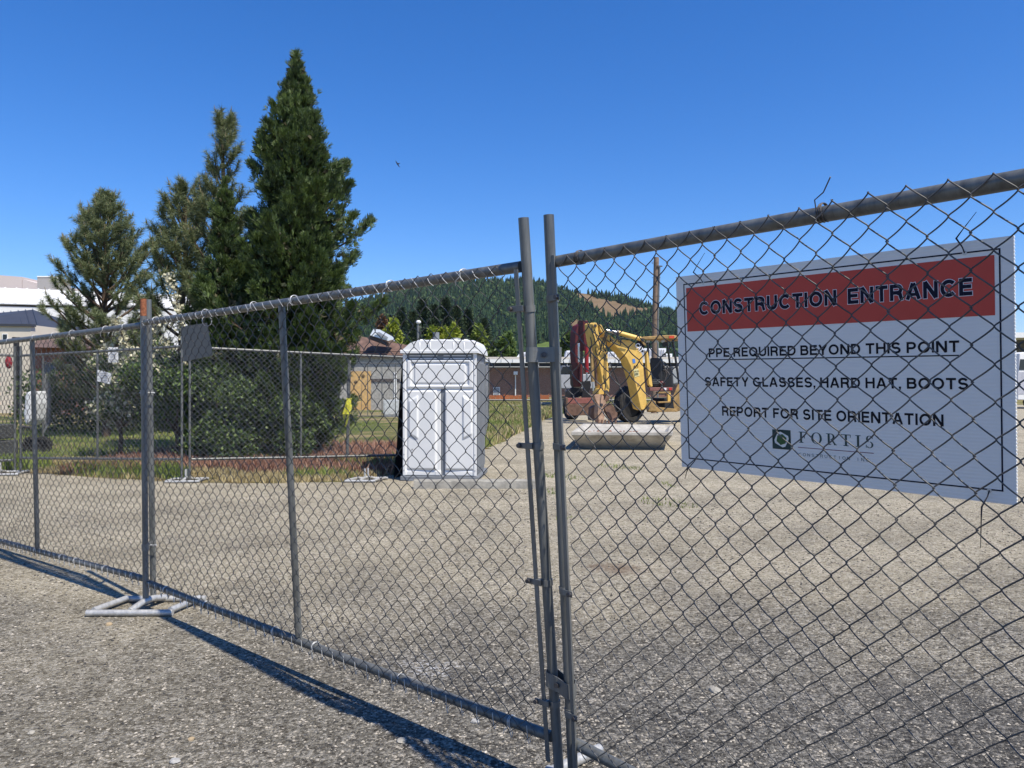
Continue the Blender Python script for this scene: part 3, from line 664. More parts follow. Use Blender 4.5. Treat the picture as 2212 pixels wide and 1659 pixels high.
for word, bx in (('CONSTRUCTION', (.085, .4835, .514, .524)), ('ENTRANCE', (.544, .4835, .832, .524))):
    letters_on('word', word, bx, fr, M_PW, sg, 0.0008, .225, .035, label='pale outline behind the word %s' % word)
    letters_on('word', word, bx, fr, M_NAVY, sg, 0.0012, .225, label='navy word %s' % word)
for body, bx in (('PPE REQUIRED BEYOND THIS POINT', (.114, .3515, .803, .379)), ('SAFETY GLASSES, HARD HAT, BOOTS', (.097, .2625, .821, .290)), ('REPORT FOR SITE ORIENTATION', (.155, .1725, .767, .2015))):
    letters_on('text_line', body, bx, fr, M_BLK, sg, 0.0006, .195, label='line reading ' + body)
b = MB(); patch(b, .113, .342, .802, .345); b.build('underline', M_BLK, sg, world=True)
# logo: dark square swirl with a green hexagon
lg = MB(); u0, v0, s_ = .319, .084, .056
def lp(x, y, h=0.0006): return sp(u0 + x * s_, v0 + y * s_, h)
for k in range(4):
    def rt(x, y):
        x -= .5; y -= .5
        for _ in range(k): x, y = -y, x
        return lp(x + .5, y + .5)
    lg.add([rt(0.0, 0.0), rt(0.92, 0.0), rt(0.55, 0.10), rt(0.14, 0.30), rt(0.0, 0.86)], [(0, 1, 2, 3, 4)])
lo_ = lg.build('logo', M_TEAL, sg, world=True)
hx = MB(); hx.add([lp(.5 + .29 * math.cos(R(20 + 60 * i)), .5 + .29 * math.sin(R(20 + 60 * i)), .0009) for i in range(6)], [tuple(range(6))]); hx.build('hexagon', M_GRN, lo_, world=True)
def serif_word(word, bx, gap=0.35):
    """roman capitals built from strokes: thick stems, thin bars, slab serifs"""
    def rect(x0, y0, x1, y1): return [(x0, y0), (x1, y0), (x1, y1), (x0, y1)]
    def arc(cx_, cy_, rx, ry, ti, to, a0, a1, n=12):
        o_, i_ = [], []
        for k in range(n + 1):
            a = R(a0 + (a1 - a0) * k / n); th = ti + (to - ti) * abs(math.cos(a)); o_.append((cx_ + rx * math.cos(a), cy_ + ry * math.sin(a))); i_.append((cx_ + (rx - th) * math.cos(a), cy_ + (ry - th * .6) * math.sin(a)))
        return [[o_[k], o_[k + 1], i_[k + 1], i_[k]] for k in range(n)]
    G_ = {'I': (0.38, [rect(.11, .061, .27, .939), rect(0, 0, .38, .06), rect(0, .94, .38, 1)]),
          'F': (0.66, [rect(.11, .061, .27, .939), rect(0, 0, .38, .06), rect(0, .94, .64, 1), rect(.59, .76, .64, .939), rect(.271, .49, .50, .55), rect(.46, .40, .50, .489), rect(.46, .551, .50, .64)]),
          'T': (0.72, [rect(.28, .061, .44, .939), rect(.17, 0, .55, .06), rect(0, .94, .72, 1), rect(0, .76, .05, .939), rect(.67, .76, .72, .939)]),
          'O': (0.86, arc(.43, .5, .43, .52, .06, .17, 0, 360, 24)),
          'R': (0.80, [rect(.11, .061, .27, .939), rect(0, 0, .38, .06), rect(0, .94, .33, 1)] + arc(.33, .73, .32, .27, .06, .15, -90, 90) + [[(.36, .46), (.50, .46), (.74, .06), (.60, .06)], rect(.59, 0, .82, .059)]),
          'S': (0.58, arc(.29, .74, .25, .28, .07, .13, 40, 250) + arc(.29, .25, .27, .28, .07, .13, -140, 80) + [rect(.47, .76, .52, 1.0), rect(.03, 0, .08, .24)])}
    x = 0; polys = []
    for ch in word:
        wdt, P = G_[ch]
        for p in P: polys.append([(x + a, b_) for a, b_ in p])
        x += wdt + gap
    tot = x - gap; b = MB(); dh = 0.0006
    for i, p in enumerate(polys): b.add([sp(bx[0] + a / tot * (bx[2] - bx[0]), bx[1] + c_ * (bx[3] - bx[1]), dh) for a, c_ in p], [tuple(range(len(p)))])
    return b
serif_word('FORTIS', (.399, .107, .602, .138)).build('company_name', M_TEAL, sg, world=True, label='name FORTIS in dark green roman capitals')
b = MB(); patch(b, .396, .0925, .602, .0943); b.build('underline', M_PUR, sg, world=True)
def spaced(body, u0, u1, v0, v1):
    n = len(body); st_ = (u1 - u0) / n; P = MB(); k = 0
    for i_, ch in enumerate(body):
        if ch == ' ': continue
        Q, wd = stroke_letters(ch, .12)
        for p in Q: P.add([sp(u0 + st_ * (i_ + .5) + (a - wd / 2) * (v1 - v0), v0 + c * (v1 - v0), .0006 + (k % 4) * .00003) for a, c in p], [(0, 1, 2, 3)]); k += 1
    return P
spaced('CONSTRUCTION INC.', .396, .604, .070, .0785).build('text_line', M_TEAL, sg, world=True, label='small line reading CONSTRUCTION INC.')
for (u, v, tail) in ((.101, .582, (0.05, 0.05)), (.817, .583, (0.045, 0.05)), (.861, .028, (0.0, -0.09)), (.058, .036, (-0.004, -0.03))):
    p = sp(u, v); sgn = 1 if tail[1] > 0 else -1
    mb = MB(); g = MB(); mb.tube([p + nS * 0.001, p + W_ * sgn * 0.012 + nS * 0.012, p + W_ * sgn * 0.03 + nS * 0.045, p + W_ * sgn * 0.03 + nS * 0.049 + U * tail[0] * .3 + W_ * tail[1] * .3, p + W_ * sgn * 0.03 + nS * 0.055 + U * tail[0] + W_ * tail[1]], [0.0013, 0.0013, 0.002, 0.0012, 0.0006], 6)
    o = mb.build('cable_tie', M_BLK, sg, world=True)
    MB().tube([p + nS * 0.0002, p + nS * 0.0016], 0.005, 12).build('eyelet', M_TIE, o, world=True)

# long loose wire tail on the near gate's top rail
p = Vector(C_[2]).lerp(Vector(C_[3]), .3035) + Vector(NC) * .026
MB().tube([p, p + W_ * 0.03 - U * .004, p + W_ * 0.045 + U * 0.02, p + W_ * 0.075 + U * 0.05 + nS * .02], 0.0018, 6).build('wire_tail', M_BOLT, rC, world=True)
for k in range(3): MB().ring(p - Vector(NC) * .024 + U * 0.006 * k, U + W_ * 0.15 * (k - 1), 0.0245, 0.0017, 14, 5).build('wire_tie', M_BOLT, rC, world=True)
p = Vector(C_[2]).lerp(Vector(C_[3]), .037)
for k in range(3): MB().ring(p + U * 0.008 * k, U + W_ * 0.2 * (k - 1), 0.0245, 0.0017, 12, 5).build('wire_tie', M_BOLT, rC, world=True)

# ------------------------------------------------------------------ second row of temporary fence
def far_panel(lab, s0, s1, Y0, Y1, yt0, yb0, yt1, yb1, **kw):
    c = [tuple(sat(s0, yb0, Y0)), tuple(sat(s1, yb1, Y1)), tuple(sat(s0, yt0, Y0)), tuple(sat(s1, yt1, Y1))]
    a = Vector(c[1]) - Vector(c[0]); N = Vector((a.y, -a.x, 0)).normalized()
    if N.y > 0: N = -N
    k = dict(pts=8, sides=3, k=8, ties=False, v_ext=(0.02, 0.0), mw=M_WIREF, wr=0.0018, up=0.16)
    k.update(kw); return chain_panel(lab, c, tuple(N), **k)
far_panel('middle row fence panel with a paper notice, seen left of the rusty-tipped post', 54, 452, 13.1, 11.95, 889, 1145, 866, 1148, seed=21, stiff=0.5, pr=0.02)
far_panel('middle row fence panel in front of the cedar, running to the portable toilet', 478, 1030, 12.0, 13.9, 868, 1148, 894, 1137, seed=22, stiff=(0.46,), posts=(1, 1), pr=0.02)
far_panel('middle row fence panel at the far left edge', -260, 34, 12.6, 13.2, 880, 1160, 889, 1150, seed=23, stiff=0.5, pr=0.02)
foot('pipe foot under the two posts in front of the cedar', (-5.06, 11.98, 0.0), (1, 0.1, 0), (0, 1, 0), 0.46, 0.36, group='feet of the middle fence row')
foot('pipe foot at the far left in the gravel beside the grass', (-8.6, 12.9, 0.0), (0.9, 0.2, 0), (-0.2, 1, 0), 0.7, 0.45, group='feet of the middle fence row')
tf = foot('empty pipe foot lying beside the portable toilet', (-2.28, 12.05, 0.0), (1, 0, 0), (0.35, 1, 0), 0.42, 0.40, group='feet of the middle fence row')
# back enclosure
bk = dict(pts=4, sides=3, d=0.0815, wr=0.0017, wob=0.004)
far_panel('distant enclosure fence with white top rail behind the lawn', 138, 420, 28.0, 27.0, 911, 1031, 918, 1031, seed=31, stiff=(0.27, 0.55), **bk)
far_panel('distant side fence of the lawn enclosure, dark posts', 108, 138, 19.0, 28.0, 905, 1084, 911, 1031, seed=32, stiff=0.5, **bk)
far_panel('tall fence in front of the boarded up stone building', 850, 1060, 33.0, 33.0, 908, 1040, 908, 1040, seed=33, stiff=(0.33, 0.5, 0.66), **bk)
far_panel('long fence with a wide silver rail in front of the brick building', 1215, 1700, 56.0, 58.0, 918, 1000, 918, 1000, seed=34, stiff=(0.18, 0.4, 0.6, 0.8), pr=0.03, rr=0.06, **bk)
far_panel('fence panel edge just behind the portable toilet', 1212, 1222, 19.0, 30.0, 905, 1090, 905, 1040, seed=35, stiff=None, **bk)

def sheet(name, lab, cat, poly, Y, m, th=0.004, part='sheet'):
    t = thing(name, sat(poly[0][0], poly[0][1], Y), lab, cat); MB().prism([sat(x, y, Y) for x, y in poly], (0, th, 0)).build(part, m, t, world=True); return t
t = sheet('notice', 'crumpled white paper notice on the middle row fence', 'notice', [(244, 924), (280, 934), (274, 960), (243, 953)], 12.5, M_WHITE, 0.003)
for k in range(4): MB().box(sat(260, 934 + k * 6, 12.49), (0.13 - 0.03 * (k % 2), 0.002, 0.012)).build('print_line', mat('faint_print', (0.30, 0.31, 0.34), 0.7), t, world=True)
t = sheet('notice', 'white paper notice above the fence rail beside the blossoms', 'notice', [(270, 868), (295, 868), (296, 906), (270, 906)], 12.9, M_WHITE, 0.003)
for k in range(5): MB().box(sat(283, 876 + k * 6, 12.89), (0.10 - 0.03 * (k % 2), 0.002, 0.010)).build('print_line', mat('faint_print', (0.30, 0.31, 0.34), 0.7), t, world=True)
# post with caution tape
t = thing('tape_post', sat(869, 1135, 13.6), 'grey post behind the middle fence with yellow tape tied to it', 'post')
MB().tube([sat(868, 1140, 13.6), sat(874, 900, 13.6)], 0.028, 12).build('pipe', M_GALV, t, world=True)
t = thing('caution_tape', sat(866, 1060, 13.5), 'yellow caution tape hanging from the post by the plywood', 'caution tape')
M_TAPE = mat('caution_yellow', (0.72, 0.68, 0.06), 0.5, 0, 0.08, trans=0.3)
for k, (x0, x1, x2) in enumerate(((876, 872, 864), (870, 860, 859), (873, 868, 862))):
    P = [sat(873, 995, 13.52 - .02 * k), sat(x0 - 2, 1012, 13.5 - .02 * k), sat(x1, 1035, 13.46), sat(x2, 1066 - 14 * k, 13.5)]
    b = MB()
    for i in range(3):
        w0 = 0.03 + 0.012 * math.sin(i * 2 + k); wv = Vector((w0, 0.02 * math.cos(i), 0)); b.add([P[i] - wv, P[i] + wv, P[i + 1] + wv * .8, P[i + 1] - wv * .8], [(0, 1, 2, 3)])
    b.build('tape_strip', M_TAPE, t, world=True)

# ------------------------------------------------------------------ portable toilet
pt = thing('portable_toilet', (-1.135, 12.08, 0), 'white portable toilet with vented roof behind the gate', 'portable toilet', rz=R(-4.5))
pt.scale = (1.03, 1.03, 1.03)
PW, PH, PD = 1.10, 1.88, 1.16
def fac(u, v):                                # relief of the moulded front, metres outwards
    u = u / PW * 535 + 465; y = 1500 - v * 505 / 1.04
    def sm(x, a, b): t = np.clip((x - a) / (b - a), 0, 1); return t * t * (3 - 2 * t)
    def rect(x0, x1, y0, y1, s=9): return sm(u, x0 - s, x0 + s) * (1 - sm(u, x1 - s, x1 + s)) * sm(y, y0 - s, y0 + s) * (1 - sm(y, y1 - s, y1 + s))
    h = 0.0 * u
    h += 0.022 * rect(490, 982, 642, 850, 7); h -= 0.018 * rect(520, 950, 660, 828, 6); h += 0.012 * rect(545, 925, 672, 815, 6)
    lowl = rect(492, 706, 868, 1452, 10); lowr = rect(775, 985, 868, 1452, 10)
    h += 0.028 * lowl * (0.6 + 0.4 * sm(u, 492, 700)); h += 0.028 * lowr * (1 - 0.4 * sm(u, 775, 985))
    for s, x0 in ((1, 505), (-1, 975)):
        xx = (u - x0) * s
        tri = sm(xx, -6, 8) * (1 - sm(xx, 58, 74)) * sm(y, 905 + xx * -0.55 - 12 + 40, 905 + xx * -0.55 + 52) * (1 - sm(y, 1180 + xx * .5, 1200 + xx * .5))
        h += 0.016 * tri
    h -= 0.02 * rect(742, 772, 858, 1500, 6); h += 0.006 * rect(700, 742, 858, 1500, 5)
    h -= 0.03 * rect(495, 975, 568, 640, 8)
    h += 0.010 * (rect(465, 484, 560, 1500, 4) + rect(984, 1000, 560, 1500, 4)) + 0.010 * rect(465, 1000, 1462, 1502, 5)
    return h * 1.45
uu = np.linspace(0, PW, 150); vv = np.linspace(0, PH, 200); Ug, Vg = np.meshgrid(uu, vv)
Hh = fac(Ug, Vg); edge = (Ug <= 0) | (Ug >= PW) | (Vg <= 0) | (Vg >= PH); Hh[edge] = 0
V = np.stack([Ug - PW / 2, -Hh, Vg + 0.075], -1).reshape(-1, 3)
i, j = np.meshgrid(np.arange(199), np.arange(149), indexing='ij'); a = i * 150 + j
npmesh('back_panel', V, np.stack([a, a + 1, a + 151, a + 150], -1).reshape(-1, 4), M_WHITE, pt, smooth=True)
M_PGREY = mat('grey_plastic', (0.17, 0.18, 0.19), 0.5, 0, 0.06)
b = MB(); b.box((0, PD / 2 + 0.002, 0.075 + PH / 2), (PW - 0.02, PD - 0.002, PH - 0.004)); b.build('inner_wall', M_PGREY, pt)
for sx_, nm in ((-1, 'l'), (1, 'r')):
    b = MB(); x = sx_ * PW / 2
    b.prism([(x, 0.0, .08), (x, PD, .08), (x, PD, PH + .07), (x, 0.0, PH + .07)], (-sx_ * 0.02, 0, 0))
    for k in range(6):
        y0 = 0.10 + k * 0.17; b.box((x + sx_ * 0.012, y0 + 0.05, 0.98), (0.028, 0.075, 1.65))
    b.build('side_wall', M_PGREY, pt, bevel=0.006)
for sx_ in (-1, 1):
    b = MB(); b.box((sx_ * (PW / 2 - 0.006), -0.006, 0.075 + PH / 2), (0.045, 0.05, PH)); b.build('corner_trim', M_WHITE, pt, bevel=0.01)
b = MB(); b.box((0, PD / 2, 0.037), (PW + 0.10, PD + 0.10, 0.066))
for s in (-1, 1): b.box((s * 0.45, PD / 2, 0.01), (0.10, PD + 0.16, 0.018))
b.build('skid_base', M_PGREY, pt, bevel=0.008)
# roof: domed shell with ribs
prof = [(-.60, .0), (-.595, .05), (-.55, .08), (-.50, .13), (-.45, .18), (-.36, .212), (0, .225), (.30, .218), (.50, .208), (.555, .18), (.585, .11), (.598, .05), (.60, .0)]
Vr = []; ny = 15
for k in range(ny):
    t_ = k / (ny - 1); y = -0.05 + t_ * (PD + 0.10); e_ = math.sin(math.pi * min(1, max(0, t_ * 5)) / 2) if t_ < .2 else (math.sin(math.pi * min(1, (1 - t_) * 5) / 2) if t_ > .8 else 1)
    for (x, z) in prof: Vr.append((x, y, PH + 0.062 + z * (0.86 + 0.14 * e_) if z > .05 else PH + 0.062 + z))
npf = len(prof); Fr = [(k * npf + i, k * npf + i + 1, (k + 1) * npf + i + 1, (k + 1) * npf + i) for k in range(ny - 1) for i in range(npf - 1)]
Fr += [tuple(range(npf))[::-1], tuple((ny - 1) * npf + i for i in range(npf))]
roof = MB(); roof.add(Vr, Fr[:-2], True); roof.add([Vr[i] for i in range(npf)], [tuple(range(npf))[::-1]]); roof.add([Vr[(ny - 1) * npf + i] for i in range(npf)], [tuple(range(npf))])
ro = roof.build('roof', M_WHITE, pt)
b = MB(); b.box((0, -0.052, PH + 0.085), (PW + 0.10, 0.03, 0.05)); b.box((0, PD + 0.052, PH + 0.085), (PW + 0.10, 0.03, 0.05)); b.build('roof_rim', M_WHITE, ro, bevel=0.008)
for x in (-.30, -.14, .06, .22, .38):
    b = MB(); P = [(x, -0.048, PH + .12), (x, -0.046, PH + .22), (x, 0.04, PH + .262), (x, 0.30, PH + .272), (x, PD - .1, PH + .262), (x, PD + .045, PH + .22)]
    b.tube(P, [0.008, 0.014, 0.02, 0.022, 0.02, 0.012], 8); b.build('roof_rib', M_WHITE, ro)
b = MB(); b.tube([(-0.10, 0.25, PH + .22), (-0.10, 0.25, PH + .40)], 0.05, 16); b.build('vent_pipe', M_PGREY, pt)
b = MB(); b.tube([(0.17, 0.5, PH + .28), (0.17, 0.5, PH + .325)], [0.10, 0.07], 12); b.build('roof_knob', M_PGREY, ro)
for s, x0, x1 in ((0, 505, 715), (1, 762, 968)):
    xa, xb = [(x - 465) / 535 * PW - PW / 2 for x in (x0, x1)]
    for k in range(3):
        z = 0.075 + (1500 - (582 + k * 23)) * 1.04 / 505
        b = MB(); b.prism([(xa, 0.005, z - .010), (xb, 0.005, z - .010), (xb, -0.012, z - .018), (xa, -0.012, z - .018)], (0, 0.0, 0.012)); b.build('louvre_slat', M_WHITE, pt)
        b = MB(); b.box(((xa + xb) / 2, 0.022, z + 0.013), (xb - xa - .01, 0.012, 0.014)); b.build('vent_slot', M_BLACK, pt)
for z in np.linspace(0.16, 1.85, 8):
    for s in (-1, 1):
        b = MB(); b.tube([(s * (PW / 2 - .005), -0.030, z), (s * (PW / 2 - .005), -0.036, z)], 0.007, 8); b.build('rivet', M_BOLT, pt)
for u_, z in ((.66, 1.48), (.27, 1.30), (.61, .86), (.71, .86), (.33, .44), (.12, .48)):
    b = MB(); b.ball((u_ * PW / 1.0 - PW / 2, -0.032, z), 0.009, 6, 4, (1, .3, 1)); b.build('scuff_mark', M_BOLT, pt)

bcl = thing('black_strip', sat(990, 1190, 12.6), 'narrow black strip widening downwards along the left edge of the portable toilet', 'cloth')  # plain flat black sheet, only filed under cloth
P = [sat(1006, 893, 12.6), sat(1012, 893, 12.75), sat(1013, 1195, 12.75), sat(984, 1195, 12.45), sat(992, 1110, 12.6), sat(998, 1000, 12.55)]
MB().prism(P, (.01, .03, 0)).build('cloth', M_BLACK, bcl, world=True)  # flat black sheet, wider towards the ground, beside the toilet's left edge

# ------------------------------------------------------------------ kerb block, concrete trough, stones
k = thing('parking_kerb', G(1030, 1053), 'long weathered concrete kerb block lying in front of the portable toilet', 'kerb block')
kl, kr = G(893, 1056), G(1160, 1056)
u = (kr - kl).normalized(); vv_ = Vector((-u.y, u.x, 0)); b = MB(); L = (kr - kl).length; nseg = 24; V = []
for i in range(nseg + 1):
    c = kl + u * L * i / nseg; j = lambda: random.uniform(-.006, .006)
    for (dy, dz) in ((0, 0), (0.015, .105), (.05, .125), (.15, .125), (.185, .10), (.20, 0)): V.append(c + vv_ * (dy + j()) + Vector((0, 0, dz + j() if dz else -0.01)))
b.add(V, [(i * 6 + q, (i + 1) * 6 + q, (i + 1) * 6 + q + 1, i * 6 + q + 1) for i in range(nseg) for q in range(5)] + [(0, 1, 2, 3, 4, 5), tuple(nseg * 6 + q for q in (5, 4, 3, 2, 1, 0))])
b.build('block', M_CONC, k, world=True)

M_TROUGH = mat('old_concrete', (0.27, 0.25, 0.215), 0.95, 0, 0.4, 4, col2=(0.50, 0.47, 0.41), bump=0.6, bscale=25)
tr = thing('concrete_trough', G(1345, 962), 'pale concrete trough with sloping sides in front of the yellow digger', 'trough')
zt = 0.42
def zp(x, y, z): Y = (EYE - z) * 1923 / (y - 960); p = sat(x, y, Y); p.z = z; return p
TQ = [zp(1428, 1080, zt), zp(1681, 1081, zt), zp(1684, 1063, zt), zp(1458, 1059, zt)]; tc_ = sum(TQ, Vector()) / 4
def inset(f, z, g=None): return [Vector((tc_.x + (p.x - tc_.x) * f, tc_.y + (p.y - tc_.y) * (g or f), z)) for p in TQ]
bot = inset(.80, -.01, .72); top = TQ; rim = inset(.92, zt, .90); inn = inset(.82, zt - .10, .78)
lip = inset(1.0, zt - .07); xc0, xc1 = inn[0].x, inn[1].x; yt = inn[0].y
V = bot + lip + top + rim + inn; F_ = []
for a0, a1 in ((0, 4), (4, 8), (8, 12), (12, 16)):
    for i in range(4): F_.append((a0 + i, a0 + (i + 1) % 4, a1 + (i + 1) % 4, a1 + i))
F_.append((16, 17, 18, 19)); b = MB(); b.add(V, F_); b.build('basin', M_TROUGH, tr, world=True, bevel=0.006)
b = MB()
for i in range(60):
    x = random.uniform(xc0 + .3, xc1 - .3); y = random.uniform(yt + .2, yt + 1.6); b.ball((x, y, zt - .09), random.uniform(.012, .035), 5, 3, (1.4, 1, .6))
b.build('dry_leaves', mat('dead_leaves', (0.22, 0.09, 0.045), 0.9, 0, 0.4, 20), tr, world=True, kind='stuff')

def rock(name, c, r, m, lab, cat='stone', sc=(1, 1, .5), seed=0, group=None):
    rr = random.Random(seed); b = MB(); b.ball((0, 0, 0), r, 9, 6, sc); b.v = [tuple(np.array(v) * (1 + rr.uniform(-.16, .16))) for v in b.v]
    k = 9; j = 6; pole0 = b.v[0]; 
    for q in range(k): b.v[q] = pole0
    pe = b.v[j * k]
    for q in range(k): b.v[j * k + q] = pe
    o = b.build(name, m, None, bevel=0.0); o.location = (c[0], c[1], c[2] + r * sc[2] * .45); o.rotation_euler = (0, 0, rr.uniform(0, 6)); o.data.polygons.foreach_set('use_smooth', [False] * len(o.data.polygons))
    return tag(o, lab, cat, group)
M_PALE = mat('pale_stone', (0.33, 0.305, 0.255), 0.85, 0, 0.1, 30, bump=.3); M_GRST = mat('grey_stone', (0.33, 0.32, 0.30), 0.85, 0, 0.2, 30, bump=.3); M_ORST = mat('orange_stone', (0.36, 0.27, 0.16), 0.85, 0, 0.15, 30)
rock('stone', G(1545, 1494), 0.034, M_PALE, 'largest pale flat stone on the dark gravel behind the near gate leaf', sc=(1.3, .8, .38), seed=2)
rock('stone', G(378, 1905 / 1.1573), 0.021, M_GRST, 'grey pebble at the bottom edge, left half of the gravel', seed=3)
rock('stone', G(413, 1598 / 1.0), 0.014, M_ORST, 'yellow-orange pebble on the gravel left of the fence shadow', seed=4)
rock('stone', G(868, 1602), 0.022, M_PALE, 'pale pebble nearest the double fence shadow, left one of two', seed=5)
rock('stone', G(924, 1603), 0.020, M_PALE, 'pale pebble nearest the double fence shadow, right one of two', seed=6)
rock('stone', G(1026, 1560 / 1.0), 0.020, M_GRST, 'grey flat stone right above the double fence shadow', seed=7)
rock('stone', G(68, 1584), 0.016, M_PALE, 'small pale pebble in the bottom left corner of the gravel', seed=8)
rock('stone', G(235, 1350), 0.022, M_ORST, 'tan stone just in front of the pipe foot of the post pair', seed=11)

# loose gravel
def gravel(n, m, r0, r1, smin, smax, kindlab, seed):
    r = np.random.default_rng(seed); q = r.uniform(0, 1, n); rad = r0 * (r1 / r0) ** q; ang = r.uniform(-0.72, 0.72, n)
    x = rad * np.sin(ang); y = rad * np.cos(ang); s = r.uniform(0, 1, n) ** 4 * (smax - smin) + smin; s *= 0.75 + 0.25 * rad / 3
    base = np.array([[1, 0, 0], [-.2, 1, 0], [-1, .1, 0], [.1, -1, 0], [0, 0, 1], [0, 0, -1]], np.float32)
    f = np.array([[0, 1, 4], [1, 2, 4], [2, 3, 4], [3, 0, 4], [1, 0, 5], [2, 1, 5], [3, 2, 5], [0, 3, 5]])
    V = base[None] * (1 + r.uniform(-.35, .35, (n, 6, 3))); V[:, :, 2] *= r.uniform(.35, .7, n)[:, None]; V[:, :, 0] *= r.uniform(.8, 1.5, n)[:, None]
    a = r.uniform(0, 6.28, n); c_, s_ = np.cos(a)[:, None], np.sin(a)[:, None]; X = V[:, :, 0] * c_ - V[:, :, 1] * s_; Yv = V[:, :, 0] * s_ + V[:, :, 1] * c_
    V = np.stack([X, Yv, V[:, :, 2]], -1) * s[:, None, None]; V[:, :, 0] += x[:, None]; V[:, :, 1] += y[:, None]; V[:, :, 2] += (s * .18)[:, None]
    Fa = (f[None] + (np.arange(n) * 6)[:, None, None]).reshape(-1, 3)
    tag(npmesh('gravel', V.reshape(-1, 3), Fa, m), kindlab, 'gravel', kind='stuff')
M_GRAV = mat('loose_gravel', (0.045, 0.042, 0.038), 0.9, 0, col2=(0.36, 0.32, 0.26), island=0.85, scale=3)
M_GRAV2 = mat('pale_gravel', (0.26, 0.23, 0.18), 0.9, 0, col2=(0.50, 0.45, 0.37), island=0.9, scale=3)
gravel(110000, M_GRAV, 2.2, 11.0, 0.0018, 0.0085, 'loose dark grey gravel strewn over the yard', 1)
gravel(7000, M_GRAV2, 2.2, 14.0, 0.0015, 0.008, 'paler chips among the gravel', 2)

# ------------------------------------------------------------------ grass
def grass(n, region, hmin, hmax, m, lab, seed, lean=0.5, w=0.006):
    r = np.random.default_rng(seed); xs, ys = [], []
    x0, x1, y0, y1, fn = region
    while sum(map(len, xs)) < n:
        x = r.uniform(x0, x1, n); y = r.uniform(y0, y1, n); k = fn(x, y, r); xs.append(x[k]); ys.append(y[k])
    x = np.concatenate(xs)[:n]; y = np.concatenate(ys)[:n]; h = r.uniform(hmin, hmax, n); a = r.uniform(0, 6.28, n)
    lx, ly = np.cos(a) * h * lean * r.uniform(.2, 1, n), np.sin(a) * h * lean * r.uniform(.2, 1, n); b = r.uniform(0, 6.28, n); wx, wy = np.cos(b) * w * (0.7 + y / 25), np.sin(b) * w * (0.7 + y / 25)
    V = np.stack([np.stack([x - wx, y - wy, 0 * x], -1), np.stack([x + wx, y + wy, 0 * x], -1), np.stack([x + lx * .4 + wx * .6, y + ly * .4 + wy * .6, h * .6], -1), np.stack([x + lx, y + ly, h], -1)], 1)
    f = np.array([[0, 1, 2], [0, 2, 3]]); Fa = (f[None] + (np.arange(n) * 4)[:, None, None]).reshape(-1, 3)
    tag(npmesh('grass', V.reshape(-1, 3), Fa, m), lab, 'grass', kind='stuff')
M_DRY = mat('dry_grass', (0.26, 0.20, 0.09), 0.9, 0, col2=(0.58, 0.48, 0.26), island=0.7, scale=1.0, trans=0.25)
M_GRS = mat('green_grass', (0.11, 0.16, 0.03), 0.9, 0, col2=(0.30, 0.34, 0.10), island=0.6, scale=0.8, trans=0.25)
M_REDG = mat('red_sorrel', (0.17, 0.07, 0.045), 0.9, 0, col2=(0.48, 0.29, 0.20), island=0.7, scale=1.0, trans=0.2)
inv = lambda x, y: pip(x, y, VERGE)
def nz(x, y, a=1.0): return np.sin(x * 1.7 * a + 1.3 * np.sin(y * 1.1 * a)) + np.sin(y * 2.3 * a + x * .9 * a)
grass(46000, (-10, -1.2, 11.6, 15.2, lambda x, y, r: inv(x, y) & (nz(x, y) > -1.6 + (y - 12) * .35)), .03, .13, M_DRY, 'dry straw-coloured grass along the gravel edge', 11)
grass(14000, (-10, -1.2, 12.2, 16, lambda x, y, r: inv(x, y) & (nz(x + 3, y) > 0.5)), .06, .24, M_GRS, 'green grass tufts among the dry strip', 12)
grass(30000, (-7.6, -1.6, 12.7, 19, lambda x, y, r: inv(x, y) & (nz(x + 1, y + 2) > -0.9) & (r.uniform(0, 1, len(x)) < 1.3 - (y - 12.7) * .18)), .05, .24, M_REDG, 'reddish dry weeds under the cedar', 13)
grass(40000, (-16, -5.2, 13.5, 30, lambda x, y, r: inv(x, y)), .03, .10, M_GRS, 'mown green lawn behind the left fence', 14, w=0.007)
grass(26000, (-2.2, 12, 14, 60, lambda x, y, r: inv(x, y) & (r.uniform(0, 1, len(x)) < (15 / y) ** 1.3)), .08, .34, M_GRS, 'tall green grass right of the portable toilet', 15, w=0.009)
grass(22000, (-2.2, 12, 13, 60, lambda x, y, r: inv(x, y) & (nz(x, y, .6) > -.2) & (r.uniform(0, 1, len(x)) < (15 / y) ** 1.3)), .08, .34, M_DRY, 'dry grass right of the portable toilet', 16, w=0.009)
# sparse weeds in the gravel
grass(500, (0.5, 2.4, 8.6, 15, lambda x, y, r: (nz(x * 2, y * 1.3) > 1.35)), .02, .05, M_GRS, 'small weeds growing through the gravel', 17)

# ------------------------------------------------------------------ vegetation
def norm(a): return a / (np.linalg.norm(a, axis=-1, keepdims=True) + 1e-9)
def leaf_cards(P, D, L, Wd, r):
    """a pointed leaf at every P along D"""
    n = len(P); s = norm(np.cross(D, norm(r.normal(size=(n, 3))))); L = np.broadcast_to(L, n)[:, None]; Wd = np.broadcast_to(Wd, n)[:, None]
    V = np.stack([P, P + D * L * .45 + s * Wd, P + D * L, P + D * L * .45 - s * Wd], 1)
    return V.reshape(-1, 3), (np.arange(n) * 4)[:, None] + np.array([0, 1, 2, 3])
def limb(mb, p, d, L, r0, up=0.3, k=5, seg=4, r1=0.25):
    pts = [Vector(p)]; d = Vector(d)
    for i in range(seg): d = (d + Vector((random.uniform(-.08, .08), random.uniform(-.08, .08), up / seg))).normalized(); pts.append(pts[-1] + d * L / seg)
    mb.tube(pts, [r0 * (1 - (1 - r1) * i / seg) for i in range(seg + 1)], k, False); return pts, d

